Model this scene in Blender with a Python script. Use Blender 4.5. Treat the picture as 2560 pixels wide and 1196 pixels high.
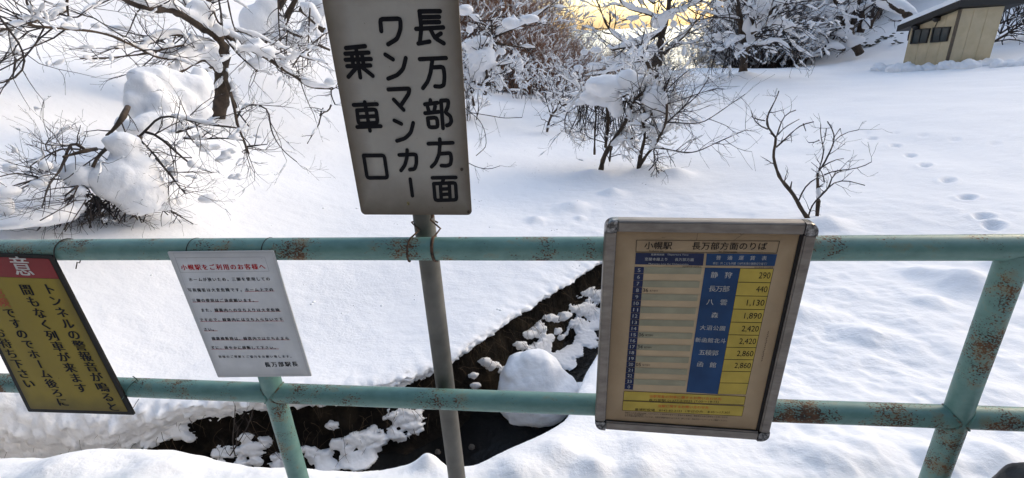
import bpy, math, random
import numpy as np
from mathutils import Vector, Matrix

for _o in list(bpy.data.objects):
    bpy.data.objects.remove(_o)
SC = bpy.context.scene
COL = SC.collection
rad = math.radians

# ------------------------------------------------------------------ camera
CAM_POS = np.array([0.0, 0.0, 1.6])
PITCH, ROLL, YAW, FPX = 0.3885, -0.0572, -0.1363, 1250.0
_fw = np.array([math.sin(YAW) * math.cos(PITCH), math.cos(YAW) * math.cos(PITCH), -math.sin(PITCH)])
_rt = np.array([math.cos(YAW), -math.sin(YAW), 0.0])
_up = np.cross(_rt, _fw)
CR = math.cos(ROLL) * _rt + math.sin(ROLL) * _up
CU = -math.sin(ROLL) * _rt + math.cos(ROLL) * _up
CF = _fw
cam = bpy.data.cameras.new('camera')
cam_o = bpy.data.objects.new('camera', cam)
COL.objects.link(cam_o)
cam.sensor_fit = 'HORIZONTAL'
cam.sensor_width = 36.0
cam.lens = FPX / 2560.0 * 36.0
cam.clip_start = 0.02
cam.clip_end = 20000.0
M = Matrix(((CR[0], CU[0], -CF[0], CAM_POS[0]), (CR[1], CU[1], -CF[1], CAM_POS[1]),
            (CR[2], CU[2], -CF[2], CAM_POS[2]), (0, 0, 0, 1)))
cam_o.matrix_world = M
SC.camera = cam_o

# ------------------------------------------------------------------ sky, sun, exposure
SUN_AZ, SUN_EL = rad(52.0), rad(15.0)          # azimuth clockwise from +Y
w = bpy.data.worlds.new('World')
SC.world = w
w.use_nodes = True
nt = w.node_tree
sky = nt.nodes.new('ShaderNodeTexSky')
sky.sky_type = 'NISHITA'
sky.sun_disc = False
sky.sun_elevation = SUN_EL
sky.sun_rotation = SUN_AZ
sky.air_density = 1.0
sky.dust_density = 2.6
sky.ozone_density = 1.0
bg = nt.nodes['Background']
nt.links.new(sky.outputs[0], bg.inputs[0])
bg.inputs[1].default_value = 0.15
sl = bpy.data.lights.new('sun', 'SUN')
sl.energy = 0.5
sl.angle = rad(100)
sl.color = (1.0, 0.86, 0.68)
so = bpy.data.objects.new('sun', sl)
COL.objects.link(so)
_sd = Vector((math.sin(SUN_AZ) * math.cos(SUN_EL), math.cos(SUN_AZ) * math.cos(SUN_EL), math.sin(SUN_EL)))
so.rotation_euler = _sd.to_track_quat('Z', 'Y').to_euler()
so.location = (40, 26, 20)
vs = SC.view_settings
vs.view_transform = 'Standard'
vs.look = 'None'
vs.gamma = 1.0
vs.exposure = 1.54
SC.cycles.use_denoising = True
SC.cycles.max_bounces = 6
SC.cycles.diffuse_bounces = 4
SC.cycles.glossy_bounces = 2
SC.cycles.transparent_max_bounces = 8


# ------------------------------------------------------------------ photo -> place helpers
def ray(x, y):
    return CF + (x - 1280.0) / FPX * CR - (y - 598.0) / FPX * CU


def on_y(x, y, Y):
    d = ray(x, y)
    return CAM_POS + d * (Y / d[1])


def on_z(x, y, Z):
    d = ray(x, y)
    return CAM_POS + d * ((Z - 1.6) / d[2])


def at(x, y, dist):
    d = ray(x, y)
    return CAM_POS + d * (dist / math.hypot(d[0], d[1]))


# ------------------------------------------------------------------ noise
_prng = np.random.RandomState(7)
_perm = _prng.permutation(256)
_perm = np.concatenate([_perm, _perm, _perm])
_grad = _prng.normal(size=(256, 3))
_grad /= np.linalg.norm(_grad, axis=1)[:, None]


def perlin(P):
    P = np.asarray(P, float)
    I = np.floor(P).astype(int)
    f = P - I
    I &= 255
    u = f * f * f * (f * (f * 6 - 15) + 10)
    res = 0
    for dx in (0, 1):
        for dy in (0, 1):
            for dz in (0, 1):
                h = _perm[_perm[_perm[I[:, 0] + dx] + I[:, 1] + dy] + I[:, 2] + dz]
                g = _grad[h]
                d = f - np.array([dx, dy, dz])
                v = (g * d).sum(1)
                wx = u[:, 0] if dx else 1 - u[:, 0]
                wy = u[:, 1] if dy else 1 - u[:, 1]
                wz = u[:, 2] if dz else 1 - u[:, 2]
                res = res + v * wx * wy * wz
    return res


def fbm(P, oct=3, lac=2.0, gain=0.5):
    P = np.asarray(P, float)
    a, s = 1.0, 0
    for k in range(oct):
        s = s + a * perlin(P + 17.3 * k)
        P = P * lac
        a *= gain
    return s


def sstep(a, b, x):
    t = np.clip((x - a) / (b - a), 0, 1)
    return t * t * (3 - 2 * t)


# ------------------------------------------------------------------ materials
def new_mat(name):
    m = bpy.data.materials.new(name)
    m.use_nodes = True
    n = m.node_tree
    b = n.nodes['Principled BSDF']
    return m, n, b


def N(n, typ, **kw):
    x = n.nodes.new(typ)
    for k, v in kw.items():
        setattr(x, k, v)
    return x


def noise_node(n, scale, detail=4, rough=0.55, coord='Object', src=None, stretch=None):
    tc = N(n, 'ShaderNodeTexCoord')
    o = tc.outputs[coord] if src is None else src
    if stretch:
        mp = N(n, 'ShaderNodeMapping')
        mp.inputs['Scale'].default_value = stretch
        n.links.new(o, mp.inputs[0])
        o = mp.outputs[0]
    t = N(n, 'ShaderNodeTexNoise')
    t.inputs['Scale'].default_value = scale
    t.inputs['Detail'].default_value = detail
    t.inputs['Roughness'].default_value = rough
    n.links.new(o, t.inputs['Vector'])
    return t.outputs['Fac']


def ramp(n, fac, stops):
    r = N(n, 'ShaderNodeValToRGB')
    e = r.color_ramp.elements
    e[0].position, e[0].color = stops[0][0], (*stops[0][1], 1)
    e[1].position, e[1].color = stops[-1][0], (*stops[-1][1], 1)
    for p, c in stops[1:-1]:
        x = e.new(p)
        x.color = (*c, 1)
    n.links.new(fac, r.inputs[0])
    return r.outputs[0]


def mix(n, fac, a, b, mode='MIX'):
    m = N(n, 'ShaderNodeMix', data_type='RGBA', blend_type=mode)
    for s, v in ((m.inputs[0], fac), (m.inputs[6], a), (m.inputs[7], b)):
        if hasattr(v, 'is_output'):
            n.links.new(v, s)
        elif isinstance(v, (int, float)):
            s.default_value = v
        else:
            s.default_value = (*v, 1)
    return m.outputs[2]


def math_node(n, op, a, b=None, clamp=False):
    m = N(n, 'ShaderNodeMath', operation=op, use_clamp=clamp)
    for s, v in ((m.inputs[0], a), (m.inputs[1], b)):
        if v is None:
            continue
        if hasattr(v, 'is_output'):
            n.links.new(v, s)
        else:
            s.default_value = v
    return m.outputs[0]


def bump(n, b, h, strength, dist):
    x = N(n, 'ShaderNodeBump')
    x.inputs['Strength'].default_value = strength
    x.inputs['Distance'].default_value = dist
    n.links.new(h, x.inputs['Height'])
    n.links.new(x.outputs[0], b.inputs['Normal'])


def simple(name, col, rough=0.6, metal=0.0, var=0.25, scale=12, bumpd=0.0, bscale=60, spec=0.5):
    m, n, b = new_mat(name)
    f = noise_node(n, scale)
    d = tuple(c * (1 - var) for c in col)
    l = tuple(min(1, c * (1 + var)) for c in col)
    n.links.new(ramp(n, f, [(0.3, d), (0.7, l)]), b.inputs['Base Color'])
    b.inputs['Roughness'].default_value = rough
    b.inputs['Metallic'].default_value = metal
    b.inputs['Specular IOR Level'].default_value = spec
    if bumpd:
        bump(n, b, noise_node(n, bscale, 6), 0.6, bumpd)
    return m


def make_snow(name, fine, dist):
    m, n, b = new_mat(name)
    f = noise_node(n, 0.7, 5)
    n.links.new(ramp(n, f, [(0.3, (0.84, 0.845, 0.865)), (0.7, (0.89, 0.89, 0.90))]), b.inputs['Base Color'])
    b.inputs['Roughness'].default_value = 0.75
    b.inputs['Specular IOR Level'].default_value = 0.2
    h = math_node(n, 'ADD', noise_node(n, fine, 6, 0.65), math_node(n, 'MULTIPLY', noise_node(n, fine * 0.17, 3), 2.0))
    pat = ramp(n, noise_node(n, 0.9, 4, 0.6), [(0.35, (0.35, 0.35, 0.35)), (0.65, (1, 1, 1))])
    streak = noise_node(n, 7.0, 5, 0.6, stretch=(1.0, 2.2, 1.0))
    h = math_node(n, 'ADD', math_node(n, 'MULTIPLY', h, pat), math_node(n, 'MULTIPLY', streak, 0.7))
    bump(n, b, h, 0.55, dist)
    return m


SNOW = make_snow('snow', 42, 0.012)
SNOW_FAR = make_snow('snow_on_branches', 25, 0.02)
BARK = simple('bark', (0.055, 0.038, 0.026), 0.9, 0, 0.55, 9, 0.01, 45)
TWIG = simple('twig_bark', (0.035, 0.027, 0.024), 0.9, 0, 0.5, 6)
TWIG_BROWN = simple('brown_twig_bark', (0.27, 0.155, 0.10), 0.9, 0, 0.5, 1.5)
TWIG_DARK = simple('dark_twig_bark', (0.07, 0.052, 0.044), 0.9, 0, 0.5, 1.5)
BLACK = simple('black_paint', (0.008, 0.008, 0.010), 0.6, 0, 0.3, 60, spec=0.12)
WIRE = simple('wire', (0.03, 0.025, 0.02), 0.6, 0.4, 0.5, 90)


# ------------------------------------------------------------------ mesh building
class MB:
    def __init__(s):
        s.v, s.f, s.n = [], [], 0

    def add(s, V, F):
        V = np.asarray(V, float)
        s.v.append(V)
        s.f += [tuple(i + s.n for i in q) for q in F]
        s.n += len(V)

    def tube(s, P, R, sides=6, caps=True, flat=1.0):
        P = np.asarray(P, float)
        R = np.broadcast_to(np.asarray(R, float), (len(P),))
        T = np.gradient(P, axis=0)
        T /= np.linalg.norm(T, axis=1)[:, None] + 1e-12
        a = np.array([0, 0, 1.0]) if abs(T[0][2]) < 0.9 else np.array([1.0, 0, 0])
        u = np.cross(T[0], a)
        u /= np.linalg.norm(u)
        ang = np.arange(sides) * 2 * math.pi / sides
        V = []
        for i in range(len(P)):
            u = u - T[i] * (u @ T[i])
            u /= np.linalg.norm(u) + 1e-12
            v = np.cross(T[i], u)
            V.append(P[i] + R[i] * (np.cos(ang)[:, None] * u + np.sin(ang)[:, None] * v * flat))
        V = np.concatenate(V)
        F = []
        for i in range(len(P) - 1):
            o = i * sides
            for k in range(sides):
                k2 = (k + 1) % sides
                F.append((o + k, o + k2, o + sides + k2, o + sides + k))
        if caps:
            F.append(tuple(range(sides))[::-1])
            o = (len(P) - 1) * sides
            F.append(tuple(o + k for k in range(sides)))
        s.add(V, F)

    def box(s, c, half, axes=None):
        A = np.eye(3) if axes is None else np.asarray(axes, float)
        V = []
        for x in (-1, 1):
            for y in (-1, 1):
                for z in (-1, 1):
                    V.append(np.asarray(c) + A[0] * x * half[0] + A[1] * y * half[1] + A[2] * z * half[2])
        s.add(V, [(0, 1, 3, 2), (4, 6, 7, 5), (0, 4, 5, 1), (2, 3, 7, 6), (0, 2, 6, 4), (1, 5, 7, 3)])

    def hexa(s, A, B):
        """closed prism from polygon A to polygon B (same count)"""
        k = len(A)
        s.add(list(A) + list(B), [tuple(range(k))[::-1], tuple(range(k, 2 * k))] +
              [(i, (i + 1) % k, k + (i + 1) % k, k + i) for i in range(k)])

    def blob(s, c, size, amp=0.15, freq=1.0, sub=3, seed=0.0, rot=None):
        V, F = icos(sub)
        d = 1 + amp * fbm(V * 1.6 * freq + seed, 3)
        W = V * d[:, None] * np.asarray(size)
        if rot is not None:
            W = W @ np.asarray(rot).T
        s.add(W + np.asarray(c), F)

    def build(s, name, mat, parent=None, smooth=True, loc=None, auto=None):
        me = bpy.data.meshes.new(name)
        V = np.concatenate(s.v) if s.v else np.zeros((0, 3))
        base = np.zeros(3)
        if parent is not None:
            base = np.array(world_loc(parent))
        elif loc is not None:
            base = np.asarray(loc, float)
        V = V - base
        me.from_pydata(V.tolist(), [], s.f)
        me.materials.append(mat)
        if smooth:
            me.polygons.foreach_set('use_smooth', [True] * len(me.polygons))
            if auto:
                try:
                    me.set_sharp_from_angle(angle=rad(auto))
                except Exception:
                    pass
        me.update()
        o = bpy.data.objects.new(name, me)
        COL.objects.link(o)
        if parent is not None:
            o.parent = parent
        elif loc is not None:
            o.location = loc
        return o


def world_loc(o):
    v = np.zeros(3)
    while o is not None:
        v += np.array(o.location)
        o = o.parent
    return v


_ico = {}


def icos(sub):
    if sub not in _ico:
        import bmesh
        bm = bmesh.new()
        bmesh.ops.create_icosphere(bm, subdivisions=sub, radius=1)
        _ico[sub] = (np.array([v.co for v in bm.verts]), [tuple(v.index for v in f.verts) for f in bm.faces])
        bm.free()
    return _ico[sub]


def tag(o, label=None, cat=None, group=None, kind=None):
    if label:
        o['label'] = label
    if cat:
        o['category'] = cat
    if group:
        o['group'] = group
    if kind:
        o['kind'] = kind
    return o


def thing(name, loc, label, cat, group=None):
    o = bpy.data.objects.new(name, None)
    COL.objects.link(o)
    o.location = tuple(float(c) for c in loc)
    o.empty_display_size = 0.1
    return tag(o, label, cat, group)


def remesh(o, voxel, smooth_it=4, disp=0.0, dscale=0.1, fine=0.0):
    r = o.modifiers.new('r', 'REMESH')
    r.mode = 'VOXEL'
    r.voxel_size = voxel
    r.use_smooth_shade = True
    if smooth_it:
        s = o.modifiers.new('s', 'SMOOTH')
        s.factor = 0.5
        s.iterations = smooth_it
    if disp:
        t = bpy.data.textures.new('clumps', 'CLOUDS')
        t.noise_scale = dscale
        t.noise_depth = 3
        d = o.modifiers.new('d', 'DISPLACE')
        d.texture = t
        d.strength = disp
        d.mid_level = 0.5
        d.texture_coords = 'LOCAL'
    if fine:
        t = bpy.data.textures.new('grains', 'CLOUDS')
        t.noise_scale = 0.035
        t.noise_depth = 2
        d = o.modifiers.new('f', 'DISPLACE')
        d.texture = t
        d.strength = fine
        d.mid_level = 0.5
        d.texture_coords = 'LOCAL'
    return o


# ------------------------------------------------------------------ terrain
FAR_EDGE = [(-3.75, 1.75), (-3.30, 1.93), (-2.78, 2.08), (-2.40, 2.22), (-1.92, 2.32), (-1.42, 2.42), (-0.98, 2.68),
            (-0.72, 3.02), (-0.37, 3.54), (-0.05, 3.96), (0.22, 4.35), (0.55, 4.75), (0.9, 5.05)]
NEAR_EDGE = [(-3.6, 1.50), (-3.0, 1.46), (-2.58, 1.45), (-2.1, 1.48), (-1.76, 1.50), (-1.49, 1.45), (-1.32, 1.42),
             (-0.81, 1.45), (-0.70, 1.49), (-0.60, 1.53), (-0.51, 1.46), (-0.39, 1.50), (-0.32, 1.60), (-0.17, 1.74),
             (-0.05, 1.93), (0.0, 2.25), (0.06, 2.6), (0.22, 3.1), (0.46, 3.6), (0.85, 4.2), (1.1, 4.7)]
WATER_Z = -1.0


def resample(P, step):
    P = np.asarray(P, float)
    L = np.concatenate([[0], np.cumsum(np.linalg.norm(np.diff(P, axis=0), axis=1))])
    s = np.linspace(0, L[-1], int(L[-1] / step) + 1)
    Q = np.stack([np.interp(s, L, P[:, k]) for k in range(P.shape[1])], 1)
    return Q, s


def smooth_line(P, it=30):
    P = P.copy()
    for _ in range(it):
        P[1:-1] = 0.5 * P[1:-1] + 0.25 * (P[:-2] + P[2:])
    return P


FE, FS = resample(FAR_EDGE, 0.02)
FE = smooth_line(FE, 60)
NE, NS = resample(NEAR_EDGE, 0.03)
NE = smooth_line(NE, 3)
POLY = np.concatenate([FE, NE[::-1]])


def seg_dist(P, L):
    best = np.full(len(P), 1e9)
    for i in range(0, len(L) - 1):
        a, b = L[i], L[i + 1]
        ab = b - a
        t = np.clip(((P - a) @ ab) / (ab @ ab + 1e-12), 0, 1)
        d = np.linalg.norm(P - a - t[:, None] * ab, axis=1)
        best = np.minimum(best, d)
    return best


def inside(P, poly):
    c = np.zeros(len(P), bool)
    j = len(poly) - 1
    for i in range(len(poly)):
        xi, yi = poly[i]
        xj, yj = poly[j]
        if yi != yj:
            k = ((yi > P[:, 1]) != (yj > P[:, 1])) & (P[:, 0] < (xj - xi) * (P[:, 1] - yi) / (yj - yi) + xi)
            c ^= k
        j = i
    return c


CTRL = []
for X in (-6, -3, 0, 3, 6):
    for Y in (-4, -1.5, 0.6):
        CTRL.append((X, Y, 0.0))
CTRL += [(-3.4, 1.3, 0.10), (-2.1, 1.42, 0.075), (-1.32, 1.38, 0.04), (-0.6, 1.42, 0.04), (-0.19, 1.62, 0.01),
         (0.02, 1.9, -0.12), (0.1, 2.6, -0.36), (0.5, 3.3, -0.4), (1.15, 4.4, -0.42)]
for (px, py, z) in [(1700, 1150, 0.0), (2200, 1100, -0.03), (2200, 800, -0.22), (2040, 560, -0.34), (2450, 560, -0.22),
                    (2300, 400, -0.26), (2050, 330, -0.34), (1800, 400, -0.42), (2000, 250, -0.38), (2500, 300, -0.12),
                    (1860, 190, -0.28), (2360, 167, -0.2), (2540, 165, -0.08), (2120, 172, -0.3), (1720, 172, -0.45),
                    (1350, 650, -0.36), (1500, 430, -0.5), (1650, 480, -0.46), (1400, 300, -0.55), (1240, 224, -0.6),
                    (1500, 222, -0.65), (1100, 480, -0.32), (1000, 700, -0.36), (1200, 800, -0.40)]:
    p = on_z(px, py, z)
    CTRL.append(tuple(p))
for (x, y) in FAR_EDGE[2:11]:
    CTRL.append((x, y, -0.42 + 0.06 * (x < -1.5)))
for (px, py, d) in [(600, 560, 5.5), (370, 545, 5.3), (700, 450, 6.6), (540, 290, 9.3), (200, 187, 9.3), (0, 400, 6.2),
                    (200, 450, 6.0), (100, 40, 12.0), (700, 20, 16.0), (900, 210, 14.0), (1000, 400, 8.0), (400, 60, 12.5)]:
    CTRL.append(tuple(at(px, py, d)))


def pol(az, d, z):
    return (math.sin(rad(az)) * d, math.cos(rad(az)) * d, z)


CTRL += [pol(-75, 12, 4.5), pol(-60, 25, 10), pol(-45, 28, 10), pol(-30, 30, 7.5), pol(-20, 28, 3.0), pol(-14, 32, 0.5),
         pol(-5, 34, -1.2), pol(5, 34, -2.0), pol(12, 34, -1.8), pol(18, 32, -1.0), pol(22, 30, -0.6), pol(26, 32, 0.5),
         pol(29, 38, 1.9), pol(36, 34, 0.9), pol(42, 30, 1.2), pol(50, 25, 1.0), pol(60, 14, 0.1), pol(75, 10, 0.0),
         pol(-50, 60, 22), pol(-25, 60, 14), pol(-10, 60, -4), pol(5, 60, -9), pol(15, 60, -8), pol(24, 60, 3), pol(33, 60, 12), pol(50, 60, 14),
         pol(-90, 20, 5), pol(90, 20, 1), pol(130, 15, 9), pol(180, 12, 9), pol(-130, 15, 9), pol(180, 40, 45), pol(110, 45, 25), pol(-110, 45, 35), pol(150, 25, 24), pol(-150, 25, 24),  # ground behind the viewer raised to block sky light
         pol(-100, 6, 0.6), pol(180, 5, 0.3)]
CTRL = np.array(CTRL)


def _tps_k(r2):
    return 0.5 * r2 * np.log(r2 + 1e-9)


_c2 = CTRL[:, :2] / 10
_K = _tps_k(((_c2[:, None] - _c2[None]) ** 2).sum(-1)) + 0.002 * np.eye(len(CTRL))
_Pm = np.concatenate([np.ones((len(CTRL), 1)), _c2], 1)
_A = np.block([[_K, _Pm], [_Pm.T, np.zeros((3, 3))]])
_W = np.linalg.solve(_A, np.concatenate([CTRL[:, 2], np.zeros(3)]))


def tps(P):
    Q = np.asarray(P, float) / 10
    out = np.zeros(len(Q))
    for a in range(0, len(Q), 40000):
        q = Q[a:a + 40000]
        k = _tps_k(((q[:, None] - _c2[None]) ** 2).sum(-1))
        out[a:a + 40000] = k @ _W[:-3] + _W[-3] + q @ _W[-2:]
    return out


PRINTS = []
for cx, cy in [(840, 690), (955, 722), (1030, 770), (1100, 830), (1215, 900), (1310, 988), (1390, 1088), (1441, 1135),
               (1450, 715), (1250, 693), (1090, 678), (950, 667), (810, 662), (690, 660), (600, 655), (440, 670), (280, 695), (155, 712)]:
    PRINTS.append((1760 + cx / 1.994, cy / 1.994))
MOUNDS = [(2410, 712, 0.17, 0.11), (2330, 760, 0.10, 0.05), (2300, 690, 0.12, 0.05), (2515, 665, 0.12, 0.06), (2160, 842, 0.12, 0.05),
          (2150, 1130, 0.10, 0.045), (1985, 800, 0.2, 0.10), (1340, 547, 0.09, 0.05), (1440, 520, 0.16, 0.08), (1530, 487, 0.14, 0.09),
          (1450, 545, 0.07, 0.04), (1690, 440, 0.2, 0.12), (1620, 430, 0.22, 0.1), (1480, 440, 0.25, 0.1), (2060, 570, 0.2, 0.10), (1860, 194, 0.5, 0.22),
          (2050, 1150, 0.12, 0.05), (2350, 1160, 0.1, 0.05), (2480, 1140, 0.09, 0.06), (1600, 1180, 0.08, 0.05), (1490, 1175, 0.06, 0.05),
          (1400, 1130, 0.09, 0.05), (1620, 1120, 0.1, 0.04), (1070, 1155, 0.055, 0.055), (160, 1170, 0.12, 0.04), (420, 1165, 0.14, 0.045), (1300, 1180, 0.1, 0.04)]


def hit(px, py):
    """where the sight line through the photo meets the smooth ground"""
    d = ray(px, py)
    ts = np.geomspace(0.5, 60, 1500) / math.hypot(d[0], d[1])
    P = CAM_POS + ts[:, None] * d
    g = P[:, 2] - tps(P[:, :2])
    k = np.argmax(g < 0)
    return P[k] if g[k] < 0 else P[-1]


PRINT_XY = [hit(*p)[:2] for p in PRINTS]
MOUND_XY = [(hit(a, b)[:2], s, h) for a, b, s, h in MOUNDS]


def ground(P):
    """snow surface height without the creek"""
    P = np.asarray(P, float)
    r = np.hypot(P[:, 0], P[:, 1])
    z = tps(P)
    P3 = np.concatenate([P, np.zeros((len(P), 1))], 1)
    z += 0.05 * fbm(P3 * 0.7, 2) * sstep(1.5, 5, r)
    near = (1 - sstep(4.5, 8.5, r))
    side = sstep(-0.3, 0.8, P[:, 0] + 0.25 * (P[:, 1] - 1.5))
    plat = 1 - sstep(1.4, 1.9, P[:, 1] + 0 * r)
    rough = near * np.maximum(side, plat)
    z += rough * (0.026 + 0.016 * sstep(0.6, 1.2, P[:, 0]) * (1 - sstep(3.0, 4.5, r))) * (fbm(P3 * 3.1 + 5, 3) + 0.25 * fbm(P3 * 14.0, 2))
    z += 0.0045 * fbm(P3 * np.array([5.0, 9.0, 1.0]) + 9, 3) * (1 - sstep(10, 25, r))
    for (c, s, h) in MOUND_XY:
        d2 = ((P - c) ** 2).sum(1)
        z += h * np.exp(-d2 / (s * s))
    for k, c in enumerate(PRINT_XY):
        v = c / np.linalg.norm(c)
        d = P - c
        a = d @ v
        b = d @ np.array([-v[1], v[0]])
        q = (a / 0.095) ** 2 + (b / 0.062) ** 2
        dp_ = 1.0 if k < 8 else 0.4
        z += -0.075 * dp_ * np.exp(-q * 1.6) + 0.015 * dp_ * np.exp(-((np.sqrt(q) - 1.5) / 0.4) ** 2)
    return z


def ground_z(x, y):
    return float(ground(np.array([[x, y]]))[0])


az = np.concatenate([np.arange(-180, -72, 2.0), np.arange(-72, 60, 0.22), np.arange(60, 181, 2.0)])
rr = np.concatenate([np.linspace(0.05, 1.2, 30), np.geomspace(1.2, 7, 330)[1:], np.geomspace(7, 130, 330)[1:]])
A_, R_ = np.meshgrid(np.radians(az), rr, indexing='ij')
GP = np.stack([np.sin(A_).ravel() * R_.ravel(), np.cos(A_).ravel() * R_.ravel()], 1)
GZ = ground(GP)
na, nr = len(az), len(rr)
soil = np.zeros(len(GP))
loc = np.where((GP[:, 0] > -4.3) & (GP[:, 0] < 1.9) & (GP[:, 1] > 1.0) & (GP[:, 1] < 5.6))[0]
Pl = GP[loc]
ins = inside(Pl, POLY)
dfar = seg_dist(Pl, FE[::3])
dnear = seg_dist(Pl, NE[::2])
nz3 = np.concatenate([Pl, np.zeros((len(Pl), 1))], 1)
# inside: floor with steep walls; just outside the near edge a rounded shoulder
wob = 0.045 * fbm(nz3 * 7, 4)
dfar_i = np.where(ins, dfar, -dfar) + 0.14 + wob        # the wall stands back under the snow lip
dnear_i = np.where(ins, dnear, -dnear)
wallf = sstep(0.0, 0.16, dfar_i)
walln = sstep(-0.01, 0.13, dnear_i)
m = np.minimum(wallf, np.where(ins | (dnear < 0.02), walln, np.where(dfar < dnear, 1, 0)))
m = np.where(ins, np.minimum(wallf, walln), np.where(dfar < np.minimum(0.2, dnear), wallf, 0))
floor = WATER_Z - 0.12 + 0.22 * np.maximum(0, 1 - dfar_i / 0.45) + 0.06 * fbm(nz3 * 4, 3)
sh = np.where(dnear < dfar, np.exp(-dnear / 0.05) * 0.035, 0) * (1 - m)
GZ[loc] = GZ[loc] * (1 - m) + floor * m - sh
soil[loc] = np.where(dfar < dnear, 1.0 * (dfar_i > -0.005) * (ins | (dfar < 0.25)) * (m > 0.0), (m > 0.7))
keep = GZ
F_all = []
idx = np.arange(na * nr).reshape(na, nr)
q = np.stack([idx[:-1, :-1], idx[1:, :-1], idx[1:, 1:], idx[:-1, 1:]], -1).reshape(-1, 4)
fsoil = soil[q].mean(1) > 0.5
V3 = np.concatenate([GP, GZ[:, None]], 1)


def grid_mesh(name, V, Q, mat):
    used = np.unique(Q)
    remap = np.full(len(V), -1)
    remap[used] = np.arange(len(used))
    me = bpy.data.meshes.new(name)
    W = V[used]
    Q2 = remap[Q]
    me.vertices.add(len(W))
    me.vertices.foreach_set('co', W.astype(np.float32).ravel())
    me.loops.add(Q2.size)
    me.loops.foreach_set('vertex_index', Q2.ravel().astype(np.int32))
    me.polygons.add(len(Q2))
    me.polygons.foreach_set('loop_start', np.arange(0, Q2.size, 4, dtype=np.int32))
    me.polygons.foreach_set('use_smooth', np.ones(len(Q2), bool))
    me.materials.append(mat)
    me.update(calc_edges=True)
    me.validate()
    o = bpy.data.objects.new(name, me)
    COL.objects.link(o)
    return o


faz = np.degrees(A_.ravel())[q].mean(1)
fr = R_.ravel()[q].mean(1)
fblock = (np.abs(faz) > 100) & (fr > 5.5)  # unseen slope behind the viewer, made steep and dark to keep sky off the signs
tag(grid_mesh('snow_ground', V3, q[~fsoil & ~fblock][:, ::-1], SNOW), kind='structure')
SKY_BLOCK = simple('sky_block_slope', (0.05, 0.045, 0.035), 0.95, 0, 0.5, 0.8)
tag(grid_mesh('sky_block_hillside', V3, q[fblock][:, ::-1], SKY_BLOCK), kind='structure')

m_, n_, b_ = new_mat('creek_soil')
f1 = noise_node(n_, 9, 8, 0.7)
c1 = ramp(n_, f1, [(0.3, (0.003, 0.0024, 0.002)), (0.5, (0.009, 0.0065, 0.0045)), (0.75, (0.034, 0.023, 0.015))])
f2 = noise_node(n_, 2.3, 5)
c2 = mix(n_, ramp(n_, f2, [(0.56, (0, 0, 0)), (0.66, (0.8, 0.8, 0.8))]), c1, (0.05, 0.038, 0.024))
n_.links.new(c2, b_.inputs['Base Color'])
b_.inputs['Roughness'].default_value = 0.8
b_.inputs['Specular IOR Level'].default_value = 0.15
bump(n_, b_, noise_node(n_, 22, 9, 0.72), 1.0, 0.10)
SOIL = m_
tag(grid_mesh('creek_bank', V3, q[fsoil][:, ::-1], SOIL), kind='structure')

# creek water
m_, n_, b_ = new_mat('creek_water')
b_.inputs['Base Color'].default_value = (0.008, 0.008, 0.008, 1)
b_.inputs['Roughness'].default_value = 0.2
b_.inputs['Specular IOR Level'].default_value = 0.12
bump(n_, b_, noise_node(n_, 14, 3), 0.5, 0.02)
mb = MB()
cw = np.array([(x, y) for x, y in [(-4.2, 1.4), (1.6, 1.4), (1.6, 5.4), (-0.4, 5.4), (-4.2, 3.0)]])
# only the channel: polygon a little wider than the gully
ctr = 0.5 * (resample(FAR_EDGE, 0.1)[0][::-1][:0].sum() if False else 0)
mb.add([(x, y, WATER_Z) for x, y in POLY[::6]], [tuple(range(len(POLY[::6])))])
tag(mb.build('creek_water', m_, smooth=False), kind='structure')

# sea far below beyond the woods
m_, n_, b_ = new_mat('sea_water')
b_.inputs['Base Color'].default_value = (0.03, 0.045, 0.055, 1)
b_.inputs['Roughness'].default_value = 0.25
bump(n_, b_, noise_node(n_, 0.15, 4), 0.4, 0.6)
mb = MB()
mb.add([(-9000, 60, -24), (9000, 60, -24), (9000, 14000, -24), (-9000, 14000, -24)], [(0, 1, 2, 3)])
tag(mb.build('sea', m_, smooth=False), kind='structure')

# snow lip hanging over the far side of the creek
nrm = np.zeros_like(FE)
tg = np.gradient(FE, axis=0)
tg /= np.linalg.norm(tg, axis=1)[:, None]
nrm = np.stack([tg[:, 1], -tg[:, 0]], 1)         # towards the creek
E2, ES = FE, FS
sfrac = ES / ES[-1]
thick = np.interp(E2[:, 0], [-3.7, -3.0, -2.72, -2.4, -1.9, -1.4, -1.0, -0.3, 0.3, 0.9], [1.05, 0.98, 0.56, 0.30, 0.25, 0.22, 0.17, 0.12, 0.10, 0.08])
prof = [(-0.34, 0.006), (-0.22, 0.008), (-0.12, 0.006), (-0.05, -0.01), (0.0, -0.05), (0.03, -0.14), (0.03, -0.28), (0.0, -0.45),
        (-0.03, -0.62), (-0.06, -0.8), (-0.10, -0.95), (-0.17, -1.0), (-0.26, -0.96), (-0.34, -0.8)]
PR, _ = resample(prof, 0.03)
rows = []
for (n0, z0) in PR:
    tz = np.where(z0 < 0, thick * -z0, 0)
    over = np.where(n0 > -0.3, 1, 1)
    XY = E2 + nrm * (n0 * np.clip(thick / 0.2, 0.8, 1.6))[:, None] if n0 > 0 else E2 + nrm * n0
    z = ground(E2 + nrm * min(n0, -0.05)) - tz + (z0 if z0 > 0 else 0)
    rows.append(np.concatenate([XY, z[:, None]], 1))
G = np.stack(rows, 0)
ns = G.shape[1]
V = G.reshape(-1, 3)
wgt = np.repeat(np.interp(PR[:, 0] * 0 + np.arange(len(PR)), [0, 6, 14, len(PR) - 1], [0, 0.35, 1, 1]), ns)
nn = np.repeat(nrm[None], len(PR), 0).reshape(-1, 2)
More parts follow.
